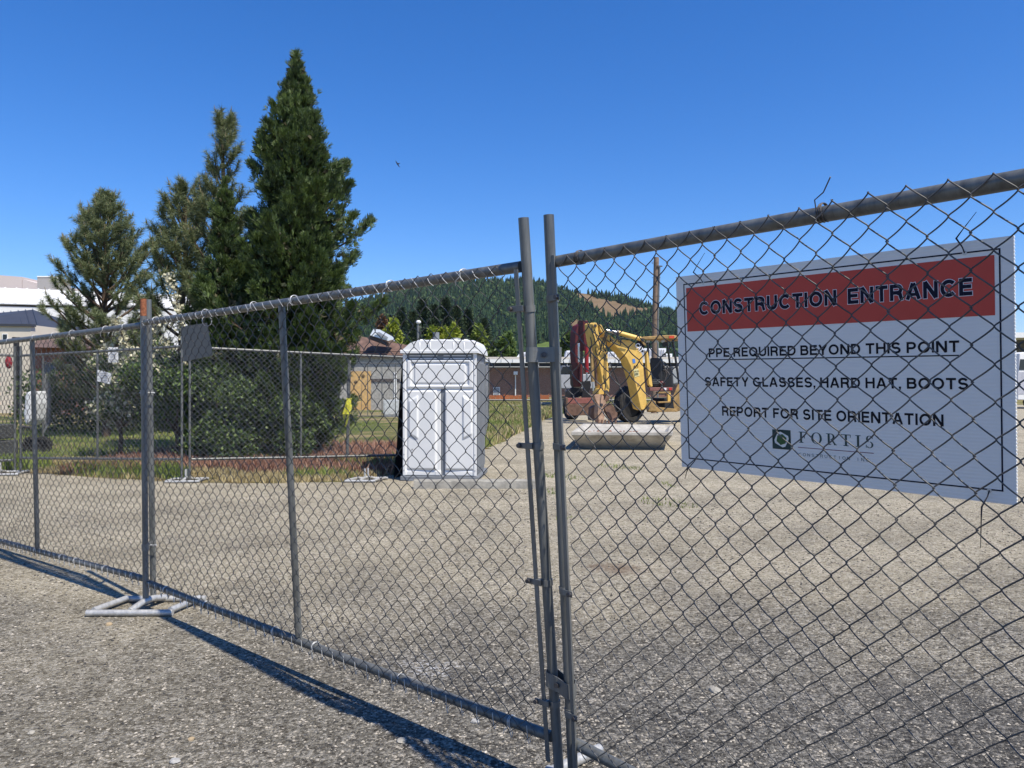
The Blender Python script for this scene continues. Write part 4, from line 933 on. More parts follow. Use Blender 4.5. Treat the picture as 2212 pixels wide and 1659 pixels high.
M_NEED = mat('pine_needles', (0.085, 0.115, 0.045), 0.6, 0, col2=(0.23, 0.26, 0.115), island=0.5, scale=1.2, trans=0.2)
M_CAND = mat('pine_candles', (0.17, 0.14, 0.07), 0.8, 0, 0.2, 5)
def pine(base, H, lab, env, z0=0.8, seed=1, whorl=0.42, nb=6, needles=95, nl=0.17, gaps=0.0):
    random.seed(seed); r = np.random.default_rng(seed); base = Vector(base)
    t = thing('pine_tree', base, lab, 'pine tree')
    tb = MB(); lean = Vector((random.uniform(-.02, .02), 0, 0)); n = 10
    tb.tube([base + Vector((lean.x * H * i / n + .03 * math.sin(i), 0, H * i / n)) for i in range(n + 1)], [0.11 * (1 - .9 * i / n) * H / 7 + .012 for i in range(n + 1)], 9)
    tb.build('trunk', M_BARK, t, world=True)
    br = MB(); tp, td = [], []; cp = MB()
    z = z0
    while z < H - .25:
        f = (z - z0) / (H - z0); Rm = env(f); a0 = random.uniform(0, 6.28)
        for b in range(nb):
            if random.random() < gaps: continue
            a = a0 + 2 * math.pi * b / nb + random.uniform(-.35, .35); L = Rm * random.uniform(.72, 1.12); el = R(8 + 50 * f + random.uniform(-6, 10))
            d = Vector((math.cos(a) * math.cos(el), math.sin(a) * math.cos(el), math.sin(el)))
            p = base + Vector((lean.x * z, 0, z + random.uniform(-.1, .1)))
            pts, dd = limb(br, p, d, L, 0.012 + .018 * L, up=0.55, seg=5)
            tp.append(pts[-1]); td.append((dd + Vector((0, 0, .5))).normalized())
            for q in range(int(2 + L * 4.2)):
                s = random.uniform(.32, .97); i = int(s * 5); pp = pts[i].lerp(pts[min(i + 1, 5)], s * 5 - i)
                aa = a + random.choice((-1, 1)) * random.uniform(.5, 1.2); e2 = R(random.uniform(5, 60))
                d2 = Vector((math.cos(aa) * math.cos(e2), math.sin(aa) * math.cos(e2), math.sin(e2))); l2 = random.uniform(.18, .5) * (1.15 - s * .5) * min(1, L)
                pt2, d3 = limb(br, pp, d2, l2, 0.009, up=.5, seg=2, k=4); tp.append(pt2[-1]); td.append((d3 + Vector((0, 0, .35))).normalized())
                if l2 > .28: tp.append(pt2[1]); td.append(d3)
        z += whorl * (1 - .35 * f) * random.uniform(.8, 1.2)
    for i in range(7): tp.append(base + Vector((lean.x * H, 0, H - .55 + i * .09))); td.append(Vector((0, 0, 1)))
    br.build('branches', M_BARK, t, world=True, kind='stuff')
    tp = np.array(tp); td = norm(np.array(td)); m = len(tp)
    top = tp[:, 2] - base.z
    for p, d in zip(tp, td):
        if p[2] - base.z > H * .55 and random.random() < .4:
            q = Vector(p) + Vector(d) * .02; cp.tube([q, q + (Vector(d) + Vector((0, 0, .8))).normalized() * random.uniform(.10, .2)], [.014, .005], 4, False)
    cp.build('candles', M_CAND, t, world=True, kind='stuff')
    T = np.repeat(tp, needles, 0); D = np.repeat(td, needles, 0); k = len(T)
    s = r.uniform(-.22, .06, k)[:, None]; rd = norm(r.normal(size=(k, 3))); rd = norm(rd - D * (rd * D).sum(1, keepdims=True)); al = R(1) * r.uniform(25, 75, k)[:, None]
    nd = norm(D * np.cos(al) + rd * np.sin(al)); P = T + D * s; ln = (nl * r.uniform(.7, 1.15, k))[:, None]; sd = norm(np.cross(nd, norm(r.normal(size=(k, 3))))) * 0.0055
    tip = P + nd * ln - np.array([0, 0, 1.0]) * ln * .12
    V = np.stack([P - sd, P + sd, tip], 1).reshape(-1, 3); Fa = np.arange(k * 3).reshape(-1, 3)
    npmesh('needle_crown', V, Fa, M_NEED, t, 'stuff', off=base)
    return t
pb = G(228, 950); 
pine((-11.6, 22, 0), 6.95, 'broad pine on the left in front of the white hall', lambda f: 1.22 * float(np.interp(f, [0, .1, .4, .6, .73, .87, 1], [1.35, 1.6, 1.75, 1.5, 1.0, .5, .12])), z0=.9, seed=4, needles=85, whorl=.38, nb=6)
pine((-6.45, 17.3, 0), 7.68, 'tall thin pine rising just left of the cedar', lambda f: 1.5 * (1 - f) ** .8 + .2, z0=1.5, seed=8, whorl=.5, nb=5, needles=85, gaps=.2)
pine((-7.75, 18.0, 0), 6.15, 'middle pine with upright shoots between the broad pine and the cedar', lambda f: 1.65 * (1 - f) ** .5 + .1, z0=1.2, seed=15, needles=85, whorl=.42, nb=5, gaps=.12)

M_CED = mat('cedar_sprays', (0.016, 0.036, 0.013), 0.55, 0, col2=(0.115, 0.17, 0.034), island=0.25, scale=2.2, trans=0.22)
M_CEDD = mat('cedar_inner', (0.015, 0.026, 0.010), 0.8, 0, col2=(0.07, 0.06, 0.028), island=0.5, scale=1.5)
def cedar(base, H, env, lab, seed, nbr, spb, z0=.3):
    random.seed(seed); r = np.random.default_rng(seed); base = np.array(base, float); bite = random.uniform(0, 6)
    t = thing('cedar_tree', base, lab, 'cedar tree')
    MB().tube([Vector(base) + Vector((0, 0, H * i / 8)) for i in range(9)], [.16 * (1 - i / 8.3) * H / 8 + .01 for i in range(9)], 9).build('trunk', M_BARK, t, world=True)
    br = MB(); PP, DD, LL = [], [], []; QP, QD = [], []
    for b in range(nbr):
        f = (b + random.random()) / nbr; f = f ** 1.12; z = z0 + (H - z0) * f; a = b * 2.39996 + random.uniform(-.3, .3)
        if math.sin(5 * a + 23 * f + bite) + .7 * math.sin(3 * a - 31 * f) > 1.3: continue
        E = env(f, a); L = E * random.uniform(.5, 1.0) if random.random() > .25 else E * random.uniform(1.0, 1.25)
        el = R(-8 + 50 * f + random.uniform(-8, 8)); d = Vector((math.cos(a) * math.cos(el), math.sin(a) * math.cos(el), math.sin(el)))
        pts, dd = limb(br, Vector(base) + Vector((0, 0, z - L * .12)), d, L, .01 + .012 * L, up=.85, seg=5, k=4)
        P5 = np.array([list(p) for p in pts]); ns = int(spb * (0.45 + .75 * L))
        s = 1 - .62 * r.uniform(0, 1, ns) ** 1.25; idx = np.minimum((s * 5).astype(int), 4); fr_ = (s * 5 - idx)[:, None]
        C = P5[idx] * (1 - fr_) + P5[idx + 1] * fr_; spread = .03 + .26 * (1 - s)[:, None] * min(1, L)
        C = C + r.normal(size=(ns, 3)) * spread * np.array([1, 1, .7]); out = norm(C - (base + np.array([0, 0, z - .3]))); out = norm(out + np.array([0, 0, .6]) + r.normal(size=(ns, 3)) * .3)
        PP.append(C); DD.append(out)
    lt = r.uniform(0, 1, 70); PP.append(base + np.stack([r.normal(0, .05, 70) * (1 - lt), r.normal(0, .05, 70) * (1 - lt), H - .35 + lt * .62], -1)); DD.append(norm(r.normal(size=(70, 3)) * .3 + np.array([0, 0, 1.0])))
    br.build('branches', M_BARK, t, world=True, kind='stuff')
    P = np.concatenate(PP); D = np.concatenate(DD); n = len(P); out = []; fs = []
    nn = norm(np.cross(D, norm(r.normal(size=(n, 3))))); K = 8; off_ = 0
    up = norm(np.cross(D, nn))
    for k in range(K):
        if k == 0: d = D; L = .15 * r.uniform(.7, 1.2, n); st = P
        else:
            sg_ = 1 if k % 2 else -1; a = sg_ * (.75 + r.normal(0, .1, n)); d = norm(D * np.cos(a)[:, None] + nn * np.sin(a)[:, None]); L = (.115 - .009 * k) * r.uniform(.7, 1.25, n); st = P + D * (.005 + .017 * k)
        s = norm(np.cross(d, up)); wv = (L * (.08 if k == 0 else .12))[:, None]
        V = np.stack([st, st + d * L[:, None] * .55 + s * wv, st + d * L[:, None] + D * .012 + up * .015, st + d * L[:, None] * .55 - s * wv], 1).reshape(-1, 3)
        out.append(V); fs.append((np.arange(n) * 4)[:, None] + np.array([0, 1, 2, 3]) + off_); off_ += len(V)
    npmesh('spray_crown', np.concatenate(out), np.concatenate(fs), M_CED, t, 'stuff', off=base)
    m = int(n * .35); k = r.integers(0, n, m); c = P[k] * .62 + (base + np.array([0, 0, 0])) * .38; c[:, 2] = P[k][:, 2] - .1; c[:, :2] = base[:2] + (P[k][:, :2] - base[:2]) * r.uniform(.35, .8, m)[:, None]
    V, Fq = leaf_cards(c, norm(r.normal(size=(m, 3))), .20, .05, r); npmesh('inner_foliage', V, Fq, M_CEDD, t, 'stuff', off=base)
    return t
def env_main(f, a):
    zs = [0, .1, .22, .33, .44, .54, .61, .69, .74, .80, .85, .90, .95, 1]; rs = [.85, 1.05, 1.5, 1.66, 1.45, 1.38, 1.32, 1.15, .9, .74, .5, .42, .18, .04]
    return .92 * float(np.interp(f, zs, rs)) * (1 + .16 * math.sin(3 * a + 11 * f) + .13 * math.sin(5 * a - 17 * f))
cedar((-4.37, 15.6, 0), 7.95, env_main, 'tall dense incense cedar with a pointed top behind the fence', 31, 330, 88)
cedar((-5.75, 15.4, 0), 5.3, lambda f, a: .95 * float(np.interp(f, [0, .1, .4, .7, .9, 1], [.85, .95, .85, .55, .25, .05])) * (1 + .15 * math.sin(4 * a + 8 * f)), 'shorter cedar stem merged into the left side of the tall one', 32, 140, 84)

def leaf_tree(base, lab, cat, name, lobes, n, ls, m, seed, trunk=True, th=2.0, tr=.12, part='leaf_crown', flat=1.0, extra=None):
    random.seed(seed); r = np.random.default_rng(seed); base = Vector(base); t = thing(name, base, lab, cat)
    if trunk:
        b = MB(); b.tube([base, base + Vector((.03 * th, 0, th * .5)), base + Vector((0, 0, th))], [tr, tr * .8, tr * .5], 8)
        for (x, y, z, rx, rz) in lobes[:7]: b.tube([base + Vector((0, 0, th * .7)), base + Vector((x * .5, y * .5, th * .7 + (z - th * .7) * .6)), base + Vector((x, y, z))], [tr * .5, tr * .3, tr * .1], 5, False)
        b.build('trunk', M_BARK, t, world=True)
    P = []; tot = sum(l[3] ** 2 for l in lobes)
    for (x, y, z, rx, rz) in lobes:
        k = int(n * rx * rx / tot); d = norm(r.normal(size=(k, 3))); q = r.uniform(.25, 1, k) ** .45; lump = 1 + .18 * np.sin(d[:, 0] * 6 + x * 3) * np.sin(d[:, 2] * 7 + z) + .1 * np.sin(d[:, 1] * 9)
        P.append(np.array([x, y, z]) + d * (q * lump)[:, None] * np.array([rx, rx, rz]))
    P = np.concatenate(P) + np.array(base); D = norm(r.normal(size=(len(P), 3)) + np.array([0, 0, .2]))
    V, Fq = leaf_cards(P, D, ls * r.uniform(.6, 1.3, len(P)), ls * .33, r); npmesh(part, V, Fq, m, t, 'stuff', off=base)
    if extra:
        mm, fr_, nm, sz = extra; k = r.integers(0, len(P), int(len(P) * fr_)); Q = P[k] + norm(P[k] - np.array(base) - np.array([0, 0, th])) * .05
        V, Fq = leaf_cards(Q, norm(r.normal(size=(len(Q), 3))), sz, sz * .5, r); npmesh(nm, V, Fq, mm, t, 'stuff', off=base)
    return t
M_LIME = mat('spring_leaves', (0.17, 0.22, 0.02), 0.7, 0, col2=(0.34, 0.38, 0.05), island=.6, scale=.5, trans=.35)
M_LEAF = mat('green_leaves', (0.045, 0.085, 0.02), 0.6, 0, col2=(0.14, 0.205, 0.048), island=.6, scale=.8, trans=.3)
M_LEAFD = mat('dark_leaves', (0.04, 0.075, 0.02), 0.6, 0, col2=(0.12, 0.17, 0.045), island=.6, scale=.8, trans=.25)
M_BLOS = mat('cream_blossom', (0.45, 0.42, 0.28), 0.8, 0, col2=(0.68, 0.65, 0.48), island=.6, trans=.3)
M_FIR = mat('far_fir', (0.022, 0.045, 0.024), 0.9, 0, col2=(0.065, 0.10, 0.042), island=.7, scale=.5)

# shrubs behind the middle fence
def lob(rr_, k, sx, sy, z0, z1, r0, r1):
    return [(rr_.uniform(-sx, sx), rr_.uniform(-sy, sy), rr_.uniform(z0, z1), (q := rr_.uniform(r0, r1)), q * rr_.uniform(.7, 1)) for _ in range(k)]
rr_ = random.Random(3)
leaf_tree((-6.55, 15.0, 0), 'leafy green shrub between the blossoming shrub and the cedar', 'shrub', 'green_shrub', lob(rr_, 11, .65, .4, .4, 1.9, .3, .5), 9000, .09, M_LEAF, 41, True, .8, .05)
leaf_tree((-5.35, 14.6, 0), 'low dark shrub at the foot of the cedar', 'shrub', 'green_shrub', lob(rr_, 8, .6, .3, .3, 1.5, .3, .5), 7000, .08, M_LEAFD, 42, True, .6, .05)
leaf_tree((-4.4, 15.0, 0), 'dark leafy shrub under the right side of the cedar', 'shrub', 'green_shrub', lob(rr_, 9, .5, .3, .3, 1.5, .25, .45), 5500, .09, M_LEAFD, 43, True, .6, .05)
bs = leaf_tree((-7.75, 15.2, 0), 'shrub full of cream blossom behind the rusty-tipped post', 'blossoming shrub', 'blossoming_shrub', lob(rr_, 11, .7, .35, .7, 2.1, .25, .5), 6500, .07, M_LEAF, 44, True, .9, .05, extra=(M_BLOS, .38, 'blossom', .075))
# arching blossom branches
def blossom_branch(t, pts, seed, n=420, sp=.05):
    r = np.random.default_rng(seed); MB().tube(pts, [.018, .014, .010, .006, .003][:len(pts)], 5, False).build('arching_stem', M_BARK, t, world=True)
    P5 = np.array([list(p) for p in pts]); s = r.uniform(0, .999, n) * (len(pts) - 1); i = s.astype(int); f = (s - i)[:, None]; C = P5[i] * (1 - f) + P5[i + 1] * f + r.normal(size=(n, 3)) * sp
    V, Fq = leaf_cards(C, norm(r.normal(size=(n, 3))), .07, .035, r); npmesh('blossom', V, Fq, M_BLOS, t, 'stuff', off=t.location)
blossom_branch(bs, [at(395, 850, 14.9), at(400, 760, 14.8), at(392, 690, 14.7), at(378, 640, 14.7), at(362, 590, 14.6)], 1, 300, .04)
blossom_branch(bs, [at(300, 840, 15.0), at(282, 770, 14.9), at(262, 720, 14.8), at(246, 690, 14.8)], 2, 380, .045)
blossom_branch(bs, [at(315, 800, 14.9), at(325, 720, 14.8), at(345, 690, 14.8), at(390, 700, 14.8)], 3, 300, .05)
blossom_branch(bs, [at(310, 880, 14.9), at(280, 810, 14.9), at(250, 770, 14.9), at(225, 750, 14.9)], 5, 380, .06)
leaf_tree((-12.6, 24.5, 0), 'dense hedge mass along the back of the lawn', 'hedge', 'hedge', [(x, 0, z, .8, .7) for x in np.arange(-2.5, 5.5, .6) for z in (.6, 1.4)], 12000, .13, M_LEAFD, 46, False)
leaf_tree((-13.0, 26.0, 0), 'rounded green bush above the lawn fence, left of the blossoms', 'bush', 'round_bush', lob(rr_, 8, 1.3, .4, 1.2, 2.6, .5, .8), 6000, .13, M_LEAF, 47, True, 1.5, .08)

# distant trees before the hill
def fir(base, H, Rm, lab, seed, m=M_FIR, grp='dark firs in front of the hill', n=2600):
    r = np.random.default_rng(seed); base = Vector(base); t = thing('fir_tree', base, lab, 'fir tree', grp)
    MB().tube([base, base + Vector((0, 0, H * .97))], [H * .018, H * .002], 6, False).build('trunk', M_BARK, t, world=True)
    f = r.uniform(.05, 1, n) ** .8; tier = np.floor(f * 14) / 14; ff = .55 * tier + .45 * f; a = r.uniform(0, 6.28, n); rad = Rm * (1 - ff) * r.uniform(.35, 1.05, n) * (1 + .2 * np.sin(a * 3 + tier * 40))
    P = np.stack([np.cos(a) * rad, np.sin(a) * rad, f * H - rad * .25], -1) + np.array(base); D = norm(np.stack([np.cos(a), np.sin(a), -.25 + .9 * f], -1) + r.normal(size=(n, 3)) * .25)
    V, Fq = leaf_cards(P, D, H * .055, H * .011, r); npmesh('needle_crown', V, Fq, m, t, 'stuff', off=base)
fs = [(868, 668, 138, 'first dark fir right of the big cedar'), (892, 676, 132, 'fir just left of the yard lamp'), (913, 650, 140, 'tall fir right behind the yard lamp'), (938, 662, 135, 'fir above the left end of the toilet roof'),
      (962, 647, 142, 'tallest fir above the middle of the toilet roof'), (986, 664, 136, 'fir above the right half of the toilet roof'), (1012, 672, 139, 'fir over the right end of the toilet roof'), (1046, 690, 134, 'fir just left of the gate posts'), (845, 684, 137, 'fir rising behind the yellow-green tree')]
for k, (x, y, Y, lab) in enumerate(fs):
    H = EYE - (y - CY) / FPX * Y; b = at(x, 829, Y); fir((b.x, Y, 0), H, H * random.uniform(.26, .36), 'dark ' + lab if 'dark' not in lab else lab, 60 + k)
def px_tree(x, ytop, w, Y, lab, m, seed, cat='tree', name='broadleaf_tree', grp=None, n=1500, bot=None):
    H = EYE - (ytop - CY) / FPX * Y; b = at(x, 829, Y); Rw = w / 2 / FPX * Y; zb = EYE - ((bot or ytop + w * 1.2) - CY) / FPX * Y
    rr = random.Random(seed); L = []
    for k in range(9):
        f = (k + .5) / 9; z = zb + (H - zb) * f; q = Rw * (.55 if f < .8 else .38) * rr.uniform(.8, 1.15) * math.sin(math.pi * (0.18 + .7 * (1 - f) )) ** .5
        L.append((rr.uniform(-1, 1) * Rw * .55 * (1 - f * .6), rr.uniform(-1, 1) * Rw * .5, z - q * .4, q, q * 1.1))
    t = leaf_tree((b.x, Y, 0), lab, cat, name, L, n, .013 * Y * .55, m, seed, True, max(.5, zb + .3), .14)
    if grp: t['group'] = grp
px_tree(848, 691, 40, 90, 'yellow-green young tree above the skylight of the brown roof', M_LIME, 71, bot=752)
px_tree(934, 711, 20, 88, 'small yellow-green tree left of the toilet roof vent pipe', M_LIME, 72, bot=750)
px_tree(953, 711, 20, 92, 'small yellow-green tree right of the toilet roof vent pipe', M_LIME, 73, bot=750)
px_tree(977, 703, 28, 90, 'yellow-green tree above the middle of the toilet roof', M_LIME, 74, bot=755)
px_tree(1036, 700, 36, 89, 'tall light green tree just past the right end of the toilet roof', mat('light_leaves', (0.09, 0.14, 0.025), 0.7, 0, col2=(0.22, 0.27, 0.05), island=.6, scale=.5, trans=.3), 75, bot=780)
px_tree(1096, 720, 46, 96, 'round bright green tree left of the gate posts', M_LEAF, 76, n=2600, bot=784)
px_tree(1067, 742, 30, 97, 'smaller green tree left of the round one', M_LEAFD, 77, bot=784)
px_tree(826, 686, 14, 100, 'small tree with a brown dead top beside the cedar', mat('dead_leaves2', (0.15, 0.08, 0.04), .9, 0, .3), 78, bot=730)
px_tree(1224, 722, 32, 130, 'rounded olive green tree left of the red machine', M_LEAFD, 79, bot=775)
px_tree(880, 735, 24, 92, 'low green bush at the end of the brown roof', M_LEAF, 80, bot=772, name='bush', cat='bush')

# ------------------------------------------------------------------ buildings
M_WALLW = mat('white_metal_siding', (0.74, 0.73, 0.70), 0.6, 0, 0.04, .3); M_BEIGE = mat('beige_render', (0.62, 0.55, 0.44), 0.9, 0, .06, 1)
M_DROOF = mat('dark_metal_roof', (0.055, 0.057, 0.066), 0.5, 0.2, .1, 1); M_BROOF = mat('brown_shingles', (0.13, 0.078, 0.06), 0.95, 0, .35, 3, bump=.5, bscale=12)
M_STONEW = mat('rough_stone_wall', (0.34, 0.325, 0.29), 0.95, 0, .3, 7, bump=.6, bscale=10); BRK = brick_material()
M_PLY = mat('plywood', (0.58, 0.36, 0.13), 0.85, 0, .2, 2.5); M_HVAC = mat('hvac_white', (0.72, 0.73, 0.74), 0.5, 0.1, .06); M_GRILL = mat('hvac_grille', (0.30, 0.31, 0.33), .6, .2, .1)
# large white hall
Yh = 115
hall = thing('white_hall', (at(-60, 829, Yh).x, Yh, 0), 'large white metal hall with a curved roof behind the left pine', 'industrial building')
def hp(x, y, dy=0): return sat(x, y, Yh) + Vector((0, dy, 0))
g0 = lambda p: Vector((p.x, p.y, 0))
b = MB(); b.prism([hp(-260, 760), hp(420, 775), g0(hp(420, 775)), g0(hp(-260, 760))], (0, 30, 0)); b.build('wall', M_WALLW, hall, world=True)
b = MB(); zl = hp(-260, 758); 
ev0, ev1, rd0, rd1 = hp(-260, 752, -.06), hp(420, 770, -.06), hp(-260, 694, 9), hp(420, 722, 9)
b.add([ev0, ev1, rd1, rd0, ev0 + Vector((0, 31, 0)), ev1 + Vector((0, 31, 0))], [(0, 1, 2, 3), (3, 2, 5, 4), (1, 5, 2), (0, 3, 4)])
b.build('roof', M_WALLW, hall, world=True)
for k in range(24):
    t_ = k / 23; p = ev0.lerp(ev1, t_); q_ = rd0.lerp(rd1, t_); MB().tube([p + Vector((0, -.1, .05)), q_ + Vector((0, -.1, .1))], .06, 4, False).build('roof_seam', M_WALLW, hall, world=True)
b = MB(); b.prism([hp(-260, 751, -.2), hp(420, 769.5, -.2), hp(420, 771.5, -.2), hp(-260, 753.5, -.2)], (0, .12, 0)); b.build('gutter', mat('gutter_grey', (.5, .5, .5), .5), hall, world=True)
h2 = thing('parapet_building', (at(-20, 829, 150).x, 150, 0), 'pale pinkish flat-topped building showing above the white hall roof', 'building')
MB().prism([sat(-250, 670, 150), sat(55, 692, 150), g0(sat(55, 692, 150)), g0(sat(-250, 670, 150))], (0, 20, 0)).build('wall', mat('pink_beige', (.55, .47, .43), .9, 0, .06), h2, world=True)
MB().prism([sat(56, 697, 150), sat(85, 706, 150), g0(sat(85, 706, 150)), g0(sat(56, 697, 150))], (0, 15, 0)).build('lower_wing', mat('pink_beige', (.55, .47, .43), .9, 0, .06), h2, world=True)
h3 = thing('roof_tank_house', (at(95, 829, 140).x, 140, 0), 'small grey plant room box beside the pine top left', 'building')
MB().prism([sat(93, 692, 140), sat(130, 692, 140), g0(sat(130, 692, 140)), g0(sat(93, 692, 140))], (0, 6, 0)).build('wall', mat('plant_grey', (.30, .28, .26), .9, 0, .1), h3, world=True)
MB().prism([sat(92, 690, 139.9), sat(131, 690, 139.9), sat(131, 692.5, 139.9), sat(92, 692.5, 139.9)], (0, 6.2, 0)).build('roof', M_WALLW, h3, world=True)
# beige building with dark metal roof
Yb = 40
bb = thing('beige_building', (at(-100, 829, Yb).x, Yb, 0), 'beige building with a flat grey coping and a small window at the left edge', 'building')
MB().prism([sat(-400, 812, Yb), sat(77, 812, Yb), g0(sat(77, 812, Yb)), g0(sat(-400, 812, Yb))], (0, 6, 0)).build('wall', M_BEIGE, bb, world=True)
MB().prism([sat(-400, 806, Yb - .12), sat(78.5, 810, Yb - .12), sat(78.5, 816, Yb - .12), sat(-400, 812, Yb - .12)], (0, .4, 0)).build('coping', M_DROOF, bb, world=True)
wn = MB().prism([sat(5, 834, Yb - .05), sat(19, 834, Yb - .05), sat(19, 852, Yb - .05), sat(5, 852, Yb - .05)], (0, .04, 0)).build('window', M_WALLW, bb, world=True)
MB().prism([sat(7, 836, Yb - .07), sat(17, 836, Yb - .07), sat(17, 850, Yb - .07), sat(7, 850, Yb - .07)], (0, .015, 0)).build('pane', M_GLASS, wn, world=True)
dh = thing('dark_roof_building', (at(20, 829, 48).x, 48, 0), 'building with a dark standing seam metal roof behind the beige wall', 'building')
r0, r1, r2, r3 = sat(-300, 850, 48), sat(102, 850, 48), sat(80, 776, 56), sat(-300, 845, 56)
r0, r1, r2, r3 = sat(-300, 845, 47), sat(104, 845, 47), sat(82, 774, 54), sat(-300, 850 - 120 * .5 + 20, 54)
b = MB(); b.add([r0, r1, r2, r3, r1 + Vector((1.0, 12, 0))], [(0, 1, 2, 3), (1, 4, 2)]); b.build('roof', M_DROOF, dh, world=True)
for k in range(22):
    t_ = k / 21; MB().tube([r0.lerp(r1, t_) + Vector((0, -.02, .03)), r3.lerp(r2, t_) + Vector((0, -.02, .05))], .03, 4, False).build('roof_seam', M_DROOF, dh, world=True)
b = MB(); b.prism([r0 + Vector((0, .5, -.1)), r1 + Vector((-.3, .5, -.1)), g0(r1 + Vector((-.3, .5, 0))), g0(r0 + Vector((0, .5, 0)))], (0, 10, 0)); b.build('wall', mat('dim_wall', (.35, .32, .28), .9), dh, world=True)
ch = thing('vent_stack', sat(41, 850, 33), 'black capped vent stack poking up behind the left fence rail', 'vent')
MB().tube([g0(sat(41, 850, 33)), sat(41, 847, 33)], .11, 10).build('flue', M_BLACK, ch, world=True); MB().tube([sat(41, 846.5, 33), sat(41, 843, 33)], [.17, .15], 12).build('cap', M_BLACK, ch, world=True)
# red-brown shed beyond the hedge
sh = thing('brick_outbuilding', (at(120, 829, 38).x, 38, 0), 'low red-brown outbuilding behind the hedge on the left', 'shed')
MB().prism([sat(84, 865, 38), sat(260, 868, 38), g0(sat(260, 868, 38)), g0(sat(84, 865, 38))], (0, 5, 0)).build('wall', mat('red_brown_wall', (.22, .09, .06), .9, 0, .25, 3), sh, world=True)
b = MB(); b.add([sat(80, 868, 37.5), sat(266, 872, 37.5), sat(250, 850, 41), sat(95, 846, 41)], [(0, 1, 2, 3)]); b.build('roof', mat('old_roof', (.12, .075, .06), .95, 0, .3, 4), sh, world=True)

# stone walled building with brown roof, skylight, plywood
Ys = 45
sb = thing('stone_building', (at(800, 829, Ys).x, Ys, 0), 'low stone-walled building with a brown shingle roof beside the toilet', 'building')
def s2(x, y, dy=0): return sat(x, y, Ys) + Vector((0, dy, 0))
MB().prism([s2(820, 893), s2(1150, 893), g0(s2(1150, 893)), g0(s2(820, 893))], (0, 9, 0)).build('wall', M_STONEW, sb, world=True)
e0, e1 = s2(812, 890, -.9), s2(1160, 890, -.9); q0 = sat(820, 823, Ys + 4); q1 = sat(900, 833, Ys + 4)
rf = MB(); 
P_ = [sat(800, 889, 44.85), sat(1160, 889, 44.85), sat(1100, 889, 48), sat(925, 838, 47.5), sat(820, 818, 47.5)]
rf.add([P_[0], P_[1], sat(1013, 872, 46.5), sat(922, 846, 47.5), sat(800, 822, 47.5)], [(0, 1, 2, 3, 4)])
rf.add([sat(800, 822, 47.5), sat(922, 846, 47.5), sat(1013, 872, 46.5), sat(1160, 889, 44.85), sat(1160, 900, 52), sat(800, 900, 52)], [(0, 1, 2, 3, 4, 5)])
rfo = rf.build('roof', M_BROOF, sb, world=True)
for k in range(7):
    y = 884 - k * 6; x1_ = 1120 - k * 18; MB().prism([sat(802, y, 44.85 + k * .37 - .05), sat(max(940, x1_ - (40 if k > 2 else 0)), y, 44.85 + k * .37 - .05), sat(max(940, x1_ - (40 if k > 2 else 0)), y + 1.2, 44.85 + k * .37 - .05), sat(802, y + 1.2, 44.85 + k * .37 - .05)], (0, .06, 0)).build('shingle_course', M_BROOF, rfo, world=True)
MB().prism([sat(800, 888, 44.75), sat(1160, 888, 44.75), sat(1160, 893, 44.75), sat(800, 893, 44.75)], (0, .09, 0)).build('fascia', mat('dark_fascia', (.07, .055, .05), .8), sb, world=True)
sk = MB(); sk.prism([sat(925, 838, 44.5), sat(934, 822, 44.5), sat(950, 824, 44.5), sat(979, 840, 44.5), sat(981, 849, 44.5), sat(970, 852, 44.5)], (0, .9, -.05)); sko = sk.build('skylight', mat('skylight_white', (.70, .74, .78), .25, 0, .04), sb, world=True)
MB().prism([sat(938, 832, 44.4), sat(948, 830, 44.4), sat(970, 843, 44.4), sat(968, 848, 44.4)], (0, .05, 0)).build('pane', M_GRILL, sko, world=True)
MB().prism([sat(920, 845, 44.6), sat(965, 862, 44.6), sat(968, 854, 44.6), sat(924, 838, 44.6)], (0, .8, -.05)).build('kerb_flashing', mat('dark_fascia', (.07, .055, .05), .8), sko, world=True)
MB().prism([s2(868, 928, -.06), s2(905, 928, -.06), s2(903, 1028, -.06), s2(872, 1030, -.06)], (0, .018, 0)).build('plywood_panel', M_PLY, sb, world=True)
MB().prism([s2(906, 928, -.05), s2(928, 928, -.05), s2(927, 1025, -.05), s2(904.5, 1027, -.05)], (0, .018, 0)).build('plywood_panel', M_PLY, sb, world=True)
for x, y in ((908, 940), (890, 955), (888, 1010)): MB().ball(s2(x, y, -.07), .10, 7, 5, (1.2, .15, 1)).build('board_stain', mat('ply_stain', (.16, .10, .04), .9), sb, world=True)
MB().prism([s2(928, 947, -.04), s2(1000, 947, -.04), s2(1000, 955, -.04), s2(928, 955, -.04)], (0, .04, 0)).build('ledge', mat('dark_fascia', (.07, .055, .05), .8), sb, world=True)
MB().prism([s2(985, 930, -.05), s2(992, 930, -.05), s2(992, 1000, -.05), s2(985, 1000, -.05)], (0, .05, 0)).build('downpipe', M_WALLW, sb, world=True)
eb = thing('utility_cabinet', G(845, 899), 'pale grey utility cabinet in front of the stone wall, beside the toilet', 'cabinet')
ye = 2443 / (899 - 829.5); MB().prism([sat(958, 1000, ye), sat(997, 1000, ye), g0(sat(997, 1000, ye)), g0(sat(958, 1000, ye))], (0, .5, 0)).build('housing', mat('cabinet_grey', (.50, .52, .52), .6), eb, world=True, bevel=.02)
MB().prism([sat(961, 1004, ye - .02), sat(994, 1004, ye - .02), sat(994, 1036, ye - .02), sat(961, 1036, ye - .02)], (0, .018, 0)).build('door', mat('cabinet_door', (.56, .58, .57), .6), eb, world=True)

